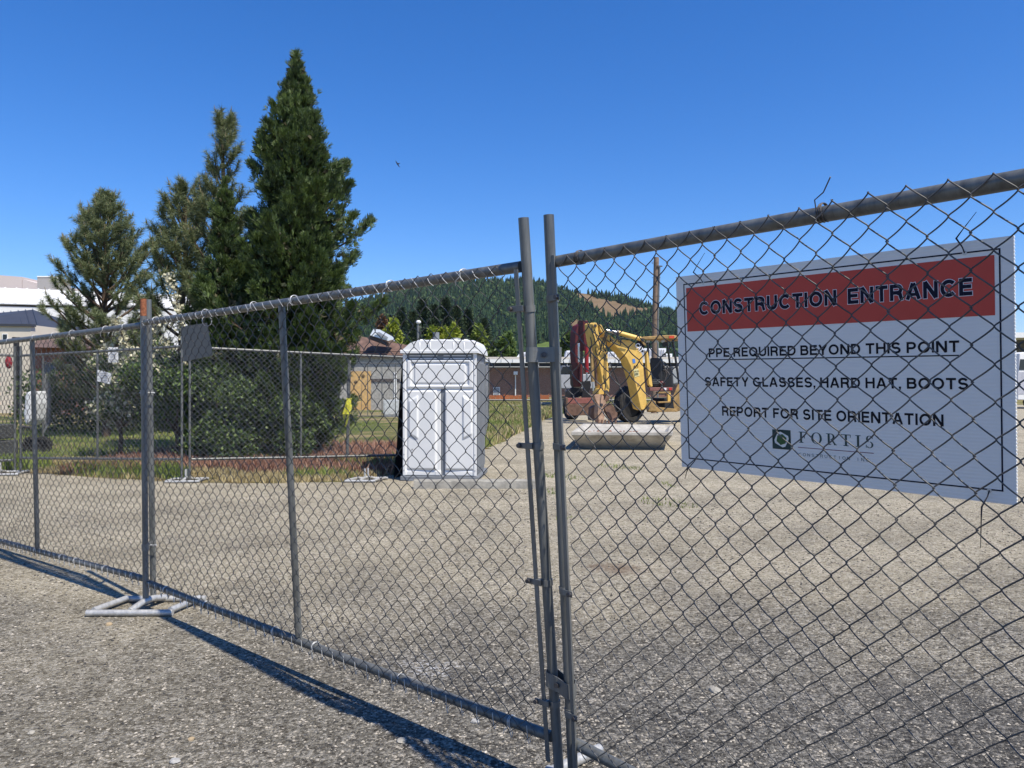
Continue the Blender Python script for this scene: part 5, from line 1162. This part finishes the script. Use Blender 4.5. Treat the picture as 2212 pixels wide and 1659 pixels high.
# brick building with white fascia and roof units
Yk = 88
bk_ = thing('brick_building', (at(1250, 829, Yk).x, Yk, 0), 'long one-storey brick building with a white fascia and rooftop units', 'building')
def k2(x, y, dy=0): return sat(x, y, Yk) + Vector((0, dy, 0))
def kbox(part, x0, x1, y0, y1, m, dy=0, dep=.3, parent=None, lab=None): return MB().prism([k2(x0, y0, dy), k2(x1, y0, dy), k2(x1, y1, dy), k2(x0, y1, dy)], (0, dep, 0)).build(part, m, parent or bk_, world=True, label=lab)
kbox('wall', 1215, 2460, 908, 993, BRK, 0, 12)
kbox('fascia', 1180, 2500, 899, 908, M_WALLW, -1.6, 15); kbox('roof', 1175, 2510, 893.5, 898.6, mat('roof_edge', (.60, .54, .47), .8), -1.58, 16)
kbox('eave_band', 1185, 2495, 908.2, 916, M_BLACK, -1.3, 1.2)  # plain black band filling the gap between fascia and brick wall
for x in np.arange(1225, 2460, 28): kbox('fascia_joint', x, x + .8, 899.3, 907.8, M_GRILL, -1.66, .05)
for x in np.arange(1275, 1700, 35): kbox('eave_post', x, x + 1.2, 908, 916, M_WALLW, -1.5, .08)
w0 = kbox('window', 1233, 1250, 968, 988, M_WALLW, -.08, .07); kbox('pane', 1234.5, 1248.5, 969.5, 986.5, M_GRILL, -.11, .02, w0)
kbox('wall_lamp', 1284, 1294, 929, 937, M_WALLW, -1.0, 1.0); kbox('downpipe', 1287.5, 1290, 938, 990, M_WALLW, -.3, .2)
def hvac(x0, x1, y0, lab, slant=0):
    t = thing('rooftop_unit', k2((x0 + x1) / 2, 893, 3), lab, 'air conditioner')
    MB().prism([k2(x0 + slant, y0, 2.5), k2(x1, y0, 2.5), k2(x1, 893.2, 2.5), k2(x0, 893.2, 2.5)], (0, 3, 0)).build('housing', M_HVAC, t, world=True)
    n = max(2, int((x1 - x0 - slant) / 6)); 
    for k in range(n):
        a = x0 + slant + 1.5 + k * (x1 - x0 - slant - 3) / n; MB().prism([k2(a, y0 + 4, 2.4), k2(a + 3, y0 + 4, 2.4), k2(a + 3, 889, 2.4), k2(a, 889, 2.4)], (0, .08, 0)).build('grille', M_GRILL, t, world=True)
hvac(1290, 1320, 878, 'slant-sided white rooftop unit just left of the gate posts', 12); hvac(1343, 1352, 878, 'narrow white rooftop unit between the gate posts'); hvac(1353, 1370, 884, 'low stained rooftop unit between the gate posts')
hvac(1417, 1437, 874, 'white rooftop unit left of the red machine arm', 4); hvac(1517, 1549, 877, 'louvred white rooftop unit between the digger arms'); hvac(1612, 1676, 868, 'large white rooftop box behind the digger seat'); hvac(1655, 1692, 882, 'slanted rooftop unit right of the utility pole', 14)
hs_ = thing('hillside_house', at(1219, 721, 700), 'tiny pale house on the hillside between the gate posts', 'house')
MB().prism([at(1217, 724, 700), at(1223, 724, 700), at(1223, 720, 700), at(1220, 717.5, 700), at(1217, 720, 700)], (0, 6, 0)).build('wall', M_WALLW, hs_, world=True)

# orange barrier netting
M_ORG = mat('orange_net', (0.50, 0.15, 0.045), .7, 0, .15, 1, trans=.3)
on = thing('orange_barrier', sat(1217, 1003, 62), 'orange plastic barrier netting in front of the brick building', 'barrier netting')
for k in range(9):
    x0 = 1216 + k * 11.5; y = 988 + .8 * math.sin(k * 1.3); MB().prism([sat(x0, y, 62), sat(x0 + 10.8, 988 + .8 * math.sin(k * 1.3 + 1.3), 62), sat(x0 + 10.8, 1001, 62), sat(x0, 1001, 62)], (0, .02, 0)).build('net_panel', M_ORG, on, world=True)
for x in (1217, 1262, 1311, 1352, 1372): MB().tube([g0(sat(x, 995, 61.9)), sat(x, 984, 61.9)], .03, 6).build('stake', M_ORG, on, world=True)
o2 = thing('orange_barrier', sat(1352, 1004, 60), 'orange netting patch on a frame between the gate posts and the red machine', 'barrier netting')
MB().prism([sat(1350, 988, 60), sat(1373, 988, 60), sat(1373, 1003, 60), sat(1350, 1003, 60)], (0, .02, 0)).build('net_panel', M_ORG, o2, world=True)
# heap and concrete slabs in the field
for k, (x, y, w_, h_, Y, lab) in enumerate(((1310, 1012, 90, 4, 48, 'long pale concrete slab lying in the grass before the brick building'), (1360, 1010, 30, 9, 47, 'pile of broken concrete left of the red machine bucket'), (1240, 1077, 26, 2, 23.5, 'thin white pipe lying in the grass right of the toilet'))):
    t = thing('debris', g0(sat(x, y, Y)), lab, 'rubble'); b = MB(); c = sat(x, y, Y)
    b.box((c.x, Y, .12 if k < 2 else .06), (w_ / 1923 * Y, .6 if k < 2 else .08, h_ / 1923 * Y + .05)); b.build('slab', M_TROUGH if k != 1 else M_CONC, t, world=True, bevel=.03)
    if k == 1:
        for q in range(7): b = MB(); b.box((c.x + random.uniform(-.4, .4), Y + random.uniform(-.4, .3), .15 + random.uniform(0, .2)), (.3, .25, .14), rot=random.uniform(0, 3)); b.build('broken_block', M_TROUGH, t, world=True)

# ------------------------------------------------------------------ lamp pole and utility poles
lp_ = thing('yard_lamp', g0(at(903, 700, 60)), 'yard lamp on a thin pole above the toilet roof, left', 'lamp post')
MB().tube([g0(at(903, 700, 60)), at(903, 700, 60)], .09, 8).build('pole', M_GALV2, lp_, world=True)
MB().ball(at(904, 696, 60), .20, 8, 6, (1, 1, .8)).build('lamp_head', M_WALLW, lp_, world=True)
MB().tube([at(903, 706, 60), at(910, 707, 60)], .04, 6).build('arm', M_GALV2, lp_, world=True)
MB().tube([at(906, 706, 60), at(907, 716, 60), at(909, 724, 60)], .035, 5).build('cable', M_BOLT, lp_, world=True)
up_ = thing('utility_pole', g0(at(1414, 745, 40)), 'tall weathered wooden utility pole behind the digger canopy', 'utility pole')
MB().tube([g0(at(1413, 745, 40)), at(1415, 690, 40), at(1418, 556, 40)], [.17, .155, .135], 12).build('shaft', M_WOOD, up_, world=True)
MB().tube([g0(at(1420, 745, 39.9)), at(1421, 690, 39.9), at(1424.5, 577, 39.9)], .055, 8).build('conduit', M_GALV2, up_, world=True)
MB().box(at(1425, 575, 39.85), (.28, .06, .06), rot=.2).build('bracket', M_BOLT, up_, world=True)
MB().ring(at(1410.5, 568, 39.9), (0, 1, 0), .05, .012, 10, 5).build('hook', M_BOLT, up_, world=True)
for zz in (600, 640, 690, 720): MB().tube([at(1408, zz, 39.8), at(1427, zz, 39.7)], .012, 5).build('strap', M_BOLT, up_, world=True)

# ------------------------------------------------------------------ machines
YM = 28.9
def z2(u, v, Y=YM): return sat(1400 + u / 5.531, 780 + v / 5.531, Y)
def side(poly, m, root, part, Y=YM, vec=(-.26, .32, 0), bevel=.012, label=None):
    return MB().prism([z2(x, y, Y) for x, y in poly], vec).build(part, m, root, world=True, bevel=bevel, label=label)
dg = thing('backhoe_loader', g0(z2(1100, 1540)), 'yellow backhoe loader with its boom folded up, parked behind the trough', 'backhoe loader')
# boom: side web and underside
boom = [(640, 300), (690, 318), (760, 372), (960, 392), (1030, 425), (1100, 500), (1140, 600), (1152, 740), (1165, 900), (1185, 1100), (1205, 1330), (1180, 1362), (1120, 1340), (1085, 1180), (1050, 1020), (1010, 860), (975, 740), (925, 640), (860, 560), (770, 470), (690, 415), (645, 380)]
bo = side(boom, M_YEL, dg, 'boom')
side([(1045, 425), (1100, 372), (1180, 440), (1150, 560), (1120, 545)], M_BLK, bo, 'logo_plate', YM - .015, (0, .012, 0), 0)
fb = (np.array(z2(1062, 470, YM - .03)), np.array((z2(1150, 555, YM) - z2(1062, 470, YM)).normalized()) , np.array((z2(1110, 405, YM) - z2(1062, 470, YM)).normalized()), np.array((0, -1.0, 0)))
text_on('lettering', 'CAT', (-.02, -.02, .34, .17), (fb[0] + np.array([-.06, 0, .02]), np.array((0.62, 0, -0.78)), np.array((0.78, 0, .62)), fb[3]), M_PW, bo, 0.0, .03)
side([(1000, 650), (1035, 645), (1045, 700), (1010, 712)], mat('blue_sticker', (.08, .22, .60), .4), bo, 'sticker', YM - .012, (0, .01, 0), 0)
side([(1015, 800), (1080, 780), (1100, 880), (1035, 900)], mat('pale_sticker', (.72, .66, .32), .5), bo, 'sticker', YM - .012, (0, .01, 0), 0)
fb2 = lambda u, v: (np.array(z2(u, v, YM - .02)), np.array((.99, 0, .13)), np.array((-.13, 0, .99)), np.array((0, -1., 0)))
text_on('lettering', '412', (0, 0, .19, .10), fb2(1018, 775), M_BLK, bo, 0.0, .02); text_on('lettering', 'DELTA', (0, 0, .20, .055), fb2(1022, 835), M_BLK, bo, .004, .02)
for k in range(3): side([(1030, 848 + k * 12), (1085, 842 + k * 12), (1085, 846 + k * 12), (1030, 852 + k * 12)], M_BLK, bo, 'print_line', YM - .02, (0, .004, 0), 0)
side([(1072, 990), (1095, 985), (1097, 1025), (1075, 1030)], M_YELD, bo, 'sticker', YM - .012, (0, .01, 0), 0)
# boom nose bracket and boom cylinder
side([(1105, 375), (1140, 355), (1170, 400), (1192, 440), (1185, 470), (1160, 460), (1130, 420)], M_YELD, dg, 'bracket', YM - .05, (0, .12, 0))
MB().tube([z2(640, 252, YM - .1), z2(795, 285, YM - .1)], .055, 12).build('cylinder_rod', M_CHROME, dg, world=True)
MB().tube([z2(790, 282, YM - .1), z2(1115, 372, YM - .1)], .085, 14).build('hydraulic_cylinder', M_YEL, dg, world=True)
MB().tube([z2(782, 279, YM - .1), z2(812, 287, YM - .1)], .10, 14).build('cylinder_collar', M_BOLT, dg, world=True)
# stick
stick = [(450, 165), (480, 145), (505, 150), (522, 185), (530, 260), (548, 352), (600, 352), (640, 420), (655, 560), (668, 760), (684, 950), (686, 1060), (640, 1105), (600, 1085), (590, 980), (575, 870), (540, 700), (515, 560), (480, 400), (460, 280)]
st = side(stick, M_YEL, dg, 'stick', YM + .05, (-.28, .30, 0))
side([(545, 170), (575, 180), (600, 240), (625, 265), (615, 300), (580, 290), (552, 240)], M_YEL, dg, 'bracket', YM + .1, (-.06, .12, 0))
side([(560, 352), (615, 345), (650, 300), (680, 330), (680, 400), (640, 420)], M_YELD, dg, 'bracket', YM + .02, (-.1, .2, 0))
side([(510, 1130), (522, 1075), (545, 1055), (600, 1075), (640, 1090), (672, 1060), (684, 1090), (640, 1140), (560, 1140)], M_YEL, dg, 'bracket', YM + .02, (-.15, .2, 0))
MB().tube([z2(430, 470, YM - .1), z2(450, 965, YM - .1)], .062, 12).build('hydraulic_cylinder', M_YELD, dg, world=True)
MB().tube([z2(450, 960, YM - .1), z2(458, 1090, YM - .1)], .032, 10).build('cylinder_rod', M_CHROME, dg, world=True)
side([(470, 620), (505, 620), (520, 1020), (490, 1030)], M_STEELR, dg, 'link_arm', YM + .1, (0, .1, 0))
for (u, v) in ((487, 190), (640, 320), (1140, 385), (1215, 1330), (575, 1285), (645, 1100)):
    MB().tube([z2(u, v, YM - .12), z2(u, v, YM + .3)], .06, 12).build('pivot_pin', M_BOLT, dg, world=True)
# bucket
bu = side([(470, 1150), (560, 1135), (610, 1170), (640, 1260), (600, 1300), (620, 1430), (600, 1535), (540, 1530), (520, 1400), (535, 1290), (500, 1230)], mat('worn_bucket', (.42, .27, .18), .8, .1, .35, 5), dg, 'bucket', YM - .1, (-.12, .3, 0))
side([(600, 1300), (700, 1260), (760, 1330), (795, 1400), (790, 1490), (700, 1500), (640, 1400)], M_STEELR, dg, 'bucket_shell', YM - .05, (0, .6, 0))
side([(600, 1130), (670, 1130), (690, 1200), (650, 1250), (610, 1200)], M_STEELR, dg, 'linkage', YM + .05, (0, .15, 0))
side([(430, 1330), (490, 1290), (520, 1500), (420, 1500)], M_STEELR, dg, 'bucket_side', YM + .2, (-.05, .5, 0))
for k in range(6):
    u = 520 + k * 48; side([(u, 1490), (u + 26, 1490), (u + 20, 1545), (u + 6, 1545)], M_STEELR, bu, 'tooth', YM - .12, (0, .12, 0), .004)
# tractor body
ty = lambda u, v, Y, r, wd, nm='wheel': None
def wheel(root, c, r, wd, ang, rim, lab=None):
    ax = Vector((math.cos(ang), math.sin(ang), 0)); c = Vector(c); b = MB()
    prf = [(-.5, .72), (-.5, .93), (-.38, 1), (.38, 1), (.5, .93), (.5, .72)]; k = 28; up = Vector((0, 0, 1)); sd = ax.cross(up); V = []
    for i in range(k):
        a = 2 * math.pi * i / k; d = up * math.cos(a) + sd * math.sin(a)
        for (x, q) in prf: V.append(c + ax * x * wd + d * q * r)
    n = len(prf); b.add(V, [(i * n + j, ((i + 1) % k) * n + j, ((i + 1) % k) * n + (j + 1) % n, i * n + (j + 1) % n) for i in range(k) for j in range(n)], False)
    w_ = b.build('wheel', M_RUB, root, world=True)
    t = MB()
    for i in range(k):
        a = 2 * math.pi * i / k; d = up * math.cos(a) + sd * math.sin(a); s = 1 if i % 2 else -1; t.box(c + d * r * 1.01 + ax * wd * .22 * s, (.07, .07, .05), rot=a)
    t.build('tread_lug', M_RUB, w_, world=True)
    MB().tube([c - ax * wd * .3, c + ax * wd * .3], r * .68, 18).build('rim', rim, w_, world=True)
hd = Vector((.80, .60, 0)).normalized(); sdv = Vector((-.60, .80, 0))   # machine points right and away
rc = g0(z2(1250, 1200, YM + 1.0))
wheel(dg, rc + sdv * .75 + Vector((-.25, .1, .72)), .72, .45, math.atan2(sdv.y, sdv.x), M_BLACK)
wheel(dg, rc - sdv * .45 + hd * 2.1 + Vector((.2, 0, .72)), .72, .42, math.atan2(sdv.y, sdv.x), M_YELD)
wheel(dg, rc + hd * 4.2 - sdv * .7 + Vector((0, 0, .45)), .45, .3, math.atan2(sdv.y, sdv.x), M_YELD)
wheel(dg, rc + hd * 4.2 + sdv * .9 + Vector((0, 0, .45)), .45, .3, math.atan2(sdv.y, sdv.x), M_YELD)
fr0 = rc + hd * .4
MB().box(fr0 + hd * 1.9 + Vector((0, 0, .75)), (3.8, .7, .45), rot=math.atan2(hd.y, hd.x)).build('chassis', M_BLACK, dg, world=True, bevel=.03)
side([(1200, 1270), (1260, 1215), (1320, 1240), (1340, 1370), (1230, 1372), (1195, 1340)], M_YELD, dg, 'swing_frame', YM - .1, (.1, .5, 0))
side([(1200, 1300), (1600, 1340), (1620, 1380), (1220, 1385)], M_YELD, dg, 'stabiliser_frame', YM + .1, (0, .3, 0))
side([(1350, 1105), (1530, 1100), (1532, 1122), (1350, 1128)], M_YELD, dg, 'step', YM + .4, (0, .4, 0)); side([(1490, 1122), (1530, 1122), (1530, 1250), (1490, 1250)], M_YEL, dg, 'stabiliser_leg', YM + .4, (0, .2, 0))
side([(1360, 1240), (1530, 1235), (1530, 1255), (1360, 1260)], M_YELD, dg, 'step', YM + .3, (0, .3, 0))
side([(1240, 1045), (1560, 1038), (1560, 1085), (1240, 1092)], mat('faded_red_bar', (.20, .09, .08), .8, 0, .3), dg, 'light_bar', YM + .5, (0, .15, 0))
for x0, m_ in ((1435, M_PW), (1510, mat('red_reflector', (.55, .03, .02), .3))): side([(x0, 1050), (x0 + 36, 1049), (x0 + 36, 1080), (x0, 1081)], m_, dg, 'reflector', YM + .47, (0, .03, 0), 0)
side([(1560, 1170), (1625, 1010), (1665, 975), (1680, 1200), (1650, 1370), (1590, 1385), (1570, 1300)], M_YELD, dg, 'loader_arm', YM + .3, (.1, .3, 0))
side([(1190, 540), (1215, 545), (1250, 760), (1282, 1030), (1262, 1035), (1232, 1000), (1205, 760)], M_YEL, dg, 'swing_cylinder', YM - .05, (-.06, .1, 0))
side([(1240, 640), (1260, 634), (1385, 636), (1396, 660), (1400, 900), (1395, 1040), (1245, 1040)], M_BLACK, dg, 'seat', YM + 1.2, (.15, .35, 0), .05)
for k in range(3): side([(1275, 935 + k * 22), (1385, 935 + k * 22), (1385, 942 + k * 22), (1275, 942 + k * 22)], M_GALV2, dg, 'step_bar', YM + .55, (0, .1, 0), 0)
side([(1395, 790), (1540, 750), (1560, 1040), (1395, 1040)], M_BLACK, dg, 'console', YM + 1.7, (.2, .5, 0), .03)
side([(1530, 830), (1560, 790), (1680, 740), (1760, 750), (1760, 985), (1640, 985), (1550, 1010)], mat('hood_grey', (.33, .35, .35), .5, 0, .1), dg, 'engine_hood', YM + 1.9, (.3, .7, 0), .05)
MB().ring(z2(1425, 745, YM + 1.5), (.3, -1, .6), .20, .022, 18, 6).build('steering_wheel', M_BLACK, dg, world=True)
MB().tube([z2(1420, 900, YM + 1.5), z2(1425, 745, YM + 1.5)], .03, 6).build('steering_column', M_BLACK, dg, world=True)
for u0_, v0_, u1_, v1_ in ((1400, 690, 1470, 860), (1480, 780, 1440, 980), (1380, 1000, 1450, 950), (1440, 800, 1520, 880)):
    MB().tube([z2(u0_, v0_, YM + 1.0), z2((u0_ + u1_) / 2 + 12, (v0_ + v1_) / 2 - 10, YM + 1.0), z2(u1_, v1_, YM + 1.0)], .025, 6).build('control_lever', M_BOLT, dg, world=True)
MB().ball(z2(1410, 985, YM + .9), .11, 8, 6, (1.2, .8, .9)).build('red_can', M_RED, dg, world=True)
# canopy
side([(1110, 358), (1150, 340), (1480, 318), (1590, 318), (1595, 366), (1500, 372), (1180, 385)], M_YELD, dg, 'canopy', YM + .3, (.75, 1.5, 0), .03)
side([(1510, 330), (1578, 328), (1578, 362), (1510, 364)], mat('amber_lens', (.55, .06, .02), .3), dg, 'marker_light', YM + .27, (0, .03, 0), 0)
for u in (1195, 1310, 1400): side([(u, 378), (u + 50, 376), (u + 50, 418), (u, 420)], mat('lamp_glass', (.42, .44, .45), .2), dg, 'work_light', YM + .6, (0, .12, 0), .01)
MB().tube([z2(1445, 450, YM + .6), z2(1445, 450, YM + .75)], .10, 14).build('work_light', M_BLACK, dg, world=True)
for (u0_, v0_, u1_, v1_, yy) in ((1215, 400, 1225, 1040, YM + 1.9), (1560, 385, 1650, 1000, YM + .5), (1480, 390, 1540, 900, YM + 2.2)):
    MB().tube([z2(u0_, v0_, yy), z2(u1_, v1_, yy)], .045, 8).build('canopy_post', M_BLACK, dg, world=True)
# hoses
hoses = [[(520, 150), (560, 200), (600, 270), (625, 300), (600, 380), (570, 480), (560, 560)], [(600, 210), (640, 155), (700, 165), (740, 230), (745, 300), (700, 330)], [(480, 240), (500, 330), (545, 420), (560, 520), (610, 560), (610, 760), (610, 1000)], [(640, 420), (635, 600), (635, 800), (630, 1000), (615, 1120), (610, 1220)],
         [(690, 690), (730, 800), (800, 960), (850, 1060), (880, 1180), (885, 1300), (850, 1350), (790, 1380)], [(640, 300), (700, 290), (780, 330), (820, 420), (850, 380), (900, 350)], [(690, 330), (710, 400), (760, 430), (830, 460), (840, 400)], [(500, 480), (495, 560), (530, 600), (560, 540)], [(420, 350), (440, 440), (420, 520), (430, 640)],
         [(640, 1300), (720, 1270), (760, 1320), (780, 1380)], [(650, 330), (600, 470), (640, 560)], [(450, 180), (440, 260), (470, 340), (490, 450)], [(700, 330), (760, 300), (820, 350), (900, 360), (980, 380)], [(650, 380), (690, 420), (700, 370), (740, 400)]]
for k, hpts in enumerate(hoses):
    P = [z2(u, v, YM - .18 - .02 * (k % 4)) for u, v in hpts]; Q = []
    for i in range(len(P) - 1):
        for t_ in (0, .33, .66):
            a = P[max(i - 1, 0)]; b_ = P[i]; c = P[i + 1]; d = P[min(i + 2, len(P) - 1)]
            Q.append(.5 * ((2 * b_) + (c - a) * t_ + (2 * a - 5 * b_ + 4 * c - d) * t_ ** 2 + (3 * b_ - a - 3 * c + d) * t_ ** 3))
    Q.append(P[-1]); MB().tube(Q, .020, 6).build('hydraulic_hose', M_BLACK, dg, world=True)
# red machine behind
YR = 31.5
rd = thing('red_backhoe', g0(z2(260, 1430, YR)), 'red excavator arm and rusty wide bucket parked behind the yellow backhoe', 'excavator')
def side_r(poly, m, part, Y=YR, vec=(-.2, .25, 0), bv=.012): return side(poly, m, rd, part, Y, vec, bv)
side_r([(320, 120), (380, 115), (388, 160), (385, 300), (372, 440), (380, 520), (340, 540), (325, 300)], M_RED, 'boom')
side_r([(245, 190), (320, 150), (325, 200), (290, 260), (270, 420), (258, 700), (215, 720), (208, 480), (215, 280)], M_RED, 'stick', YR + .2)
side_r([(255, 250), (320, 240), (320, 700), (260, 700)], M_BLACK, 'inner_web', YR + .4, (0, .1, 0))
side_r([(232, 700), (298, 700), (305, 880), (290, 1030), (255, 1035), (238, 900)], M_RED, 'lower_arm', YR - .1)
MB().tube([z2(367, 470, YR - .25), z2(370, 835, YR - .25)], .085, 14).build('hydraulic_cylinder', mat('bright_red', (.26, .014, .018), .35, 0, .1), rd, world=True)
MB().tube([z2(370, 830, YR - .25), z2(372, 970, YR - .25)], .04, 10).build('cylinder_rod', M_CHROME, rd, world=True)
MB().tube([z2(260, 430, YR - .2), z2(262, 690, YR - .2)], .045, 10).build('cylinder_rod', M_CHROME, rd, world=True)
MB().tube([z2(290, 720, YR - .2), z2(285, 960, YR - .2)], .06, 10).build('hydraulic_cylinder', M_RED, rd, world=True)
side_r([(310, 960), (420, 950), (430, 1010), (400, 1120), (470, 1180), (420, 1290), (390, 1200), (330, 1290), (300, 1180), (320, 1060)], M_BLACK, 'linkage', YR - .3, (0, .2, 0))
side_r([(80, 1100), (170, 1040), (300, 1060), (310, 1160), (200, 1190), (80, 1190)], M_BLACK, 'quick_hitch', YR + .1, (0, .4, 0))
bk2 = MB(); V0 = [z2(85, 1190, YR - .4), z2(470, 1190, YR - .4), z2(480, 1300, YR - .55), z2(470, 1400, YR - .4), z2(440, 1432, YR - .2), z2(110, 1440, YR - .2), z2(80, 1400, YR - .4), z2(90, 1300, YR - .55)]
side_r([(105, 1190), (470, 1185), (472, 1262), (112, 1270)], mat('pink_red_steel', (.28, .10, .08), .7, 0, .25, 3), 'bucket_back', YR - .5, (0, .15, 0))
side_r([(112, 1272), (474, 1264), (440, 1425), (120, 1435)], M_STEELR, 'bucket', YR - .5, (0, .9, 0))
side_r([(78, 1180), (108, 1180), (128, 1436), (96, 1420)], M_STEELR, 'bucket_side', YR - .6, (0, 1.0, 0))
wheel(rd, g0(z2(160, 1430, YR + 1.6)) + Vector((0, 0, .55)), .55, .4, .3, M_RED)
side_r([(130, 740), (215, 740), (215, 1020), (170, 1060), (140, 1000)], M_BLACK, 'cab_frame', YR + 1.2, (.4, .8, 0))
# pickup half hidden behind the red machine
tk = thing('pickup_truck', g0(z2(90, 1130, 45)), 'white pickup half hidden behind the red excavator arm', 'pickup truck')
def side_t(poly, m, part, Y=45, vec=(0, 1.8, 0), parent=None): return side(poly, m, parent or tk, part, Y, vec, .05)
side_t([(-60, 860), (520, 860), (540, 930), (540, 1060), (-70, 1060)], mat('truck_body', (.36, .36, .36), .5), 'body'); cb = side_t([(20, 740), (200, 740), (250, 860), (-30, 860)], mat('truck_dark', (.10, .11, .13), .4), 'cab')
side_t([(40, 755), (190, 755), (225, 850), (0, 850)], M_GLASS, 'window', 44.97, (0, .02, 0), cb)
for u in (40, 440): wheel(tk, g0(z2(u, 1100, 45)) + Vector((0, 0, .40)), .40, .25, R(90), M_GALV2)
# box truck at the right edge
YV = 47
vt = thing('box_truck', g0(sat(2600, 1000, YV)), 'white truck cut off by the right edge behind the sign', 'truck')
def vv2(x, y, Y=YV): return sat(x, y, Y)
MB().prism([vv2(2546, 925), vv2(2549, 884), vv2(2560, 880), vv2(2720, 880), vv2(2740, 930), vv2(2820, 950), vv2(2820, 1005), vv2(2544, 1000)], (0, 2.2, 0)).build('body', M_WALLW, vt, world=True, bevel=.05)
MB().prism([vv2(2548, 925, YV - .02), vv2(2551, 898, YV - .02), vv2(2640, 898, YV - .02), vv2(2640, 925, YV - .02)], (0, .02, 0)).build('window', M_GLASS, vt, world=True)
MB().prism([vv2(2545, 930, YV - .02), vv2(2700, 930, YV - .02), vv2(2700, 985, YV - .02), vv2(2544, 985, YV - .02)], (0, .018, 0)).build('side_panel', mat('truck_grey', (.42, .42, .45), .5), vt, world=True)
for x in (2580, 2770): wheel(vt, g0(vv2(x, 1000)) + Vector((0, .1, .42)), .42, .28, R(90), M_GALV2)
rb = thing('white_canopy', g0(sat(2600, 900, 70)), 'white flat canopy roof above the truck at the right edge', 'canopy')
MB().prism([sat(2490, 831, 70), sat(2900, 831, 70), sat(2900, 844, 70), sat(2490, 844, 70)], (0, 6, 0)).build('roof', M_WALLW, rb, world=True)
MB().prism([sat(2495, 844.5, 74), sat(2890, 844.5, 74), g0(sat(2890, 845, 74)), g0(sat(2495, 845, 74))], (0, .3, 0)).build('wall', mat('dark_bay', (.10, .10, .10), .8), rb, world=True)
for x in (2500, 2700, 2890): MB().tube([g0(sat(x, 850, 70.3)), sat(x, 844, 70.3)], .12, 8).build('column', M_WALLW, rb, world=True)

# white covered machine on the left lawn
wm = thing('white_machine', g0(sat(75, 1080, 17)), 'white covered compressor cart with a black wheel behind the left fence', 'compressor')
MB().prism([sat(62, 982, 17), sat(78, 976, 17), sat(81, 1010, 17), sat(76, 1052, 17), sat(63, 1066, 17), sat(57, 1040, 17)], (.05, .5, 0)).build('body', M_WHITE, wm, world=True, bevel=.05)
for x in (64, 94): wheel(wm, g0(sat(x, 1085, 17)) + Vector((0, .2, .16)), .16, .10, R(90), M_BLACK)
MB().tube([sat(50, 1066, 16.9), sat(85, 1070, 16.9)], .03, 8).build('tow_bar', M_BOLT, wm, world=True)
pl = thing('pallet_stack', g0(sat(5, 1120, 16)), 'grey stacked crates behind the gate at the far left edge', 'crates')
for k in range(2): MB().box((sat(-60, 1000, 16).x, 16, .18 + k * .34), (1.2 - .12 * k, .9, .30)).build('crate', mat('crate_grey', (.065, .065, .06), .8, 0, .25, 4), pl, world=True, bevel=.02)
bl = thing('red_reel', sat(22, 905, 15.2), 'small dark red bundle on the fence at the left edge', 'bundle')
MB().ball(sat(22, 906, 15.2), .09, 9, 7, (.8, .6, 1.4)).build('cloth', mat('dark_red_cloth', (.25, .01, .02), .8), bl, world=True)

# ------------------------------------------------------------------ bird
bc = at(859, 354, 41); bi = thing('bird', bc, 'small dark swallow gliding in the blue sky', 'bird')
b = MB(); b.ball(bc, .05, 8, 6, (1.2, 1.6, .8)); b.ball(bc + Vector((.04, 0, .02)), .03, 6, 4)
wd = Vector((5.2, 0, -8.6)).normalized(); pr2 = Vector((wd.z, 0, -wd.x))
for s in (1, -1): b.prism([bc - pr2 * .02, bc + pr2 * .035, bc + wd * s * .11 + pr2 * .04, bc + wd * s * .24 + pr2 * (-.01), bc + wd * s * .12 - pr2 * .012], (0, .012, 0))
b.prism([bc + Vector((.02, 0, .0)), bc + Vector((.12, 0, .055)), bc + Vector((.11, 0, .01)), bc + Vector((.03, 0, -.03))], (0, .01, 0))
b.build('body', mat('bird_dark', (.015, .017, .03), .7), bi, world=True)

# ------------------------------------------------------------------ air
hz = MB(); hz.box((0, 1500, 150), (6400, 4400, 302)); hm = bpy.data.materials.new('air'); hm.use_nodes = True; hn = hm.node_tree; hn.nodes.clear()
vp = hn.nodes.new('ShaderNodeVolumePrincipled'); vp.inputs['Color'].default_value = (0.80, 0.88, 1.0, 1); vp.inputs['Density'].default_value = 0.000035; vp.inputs['Anisotropy'].default_value = 0.2
ou = hn.nodes.new('ShaderNodeOutputMaterial'); hn.links.new(vp.outputs[0], ou.inputs['Volume'])
tag(hz.build('haze', hm), 'thin summer haze over the valley', 'haze', kind='stuff')
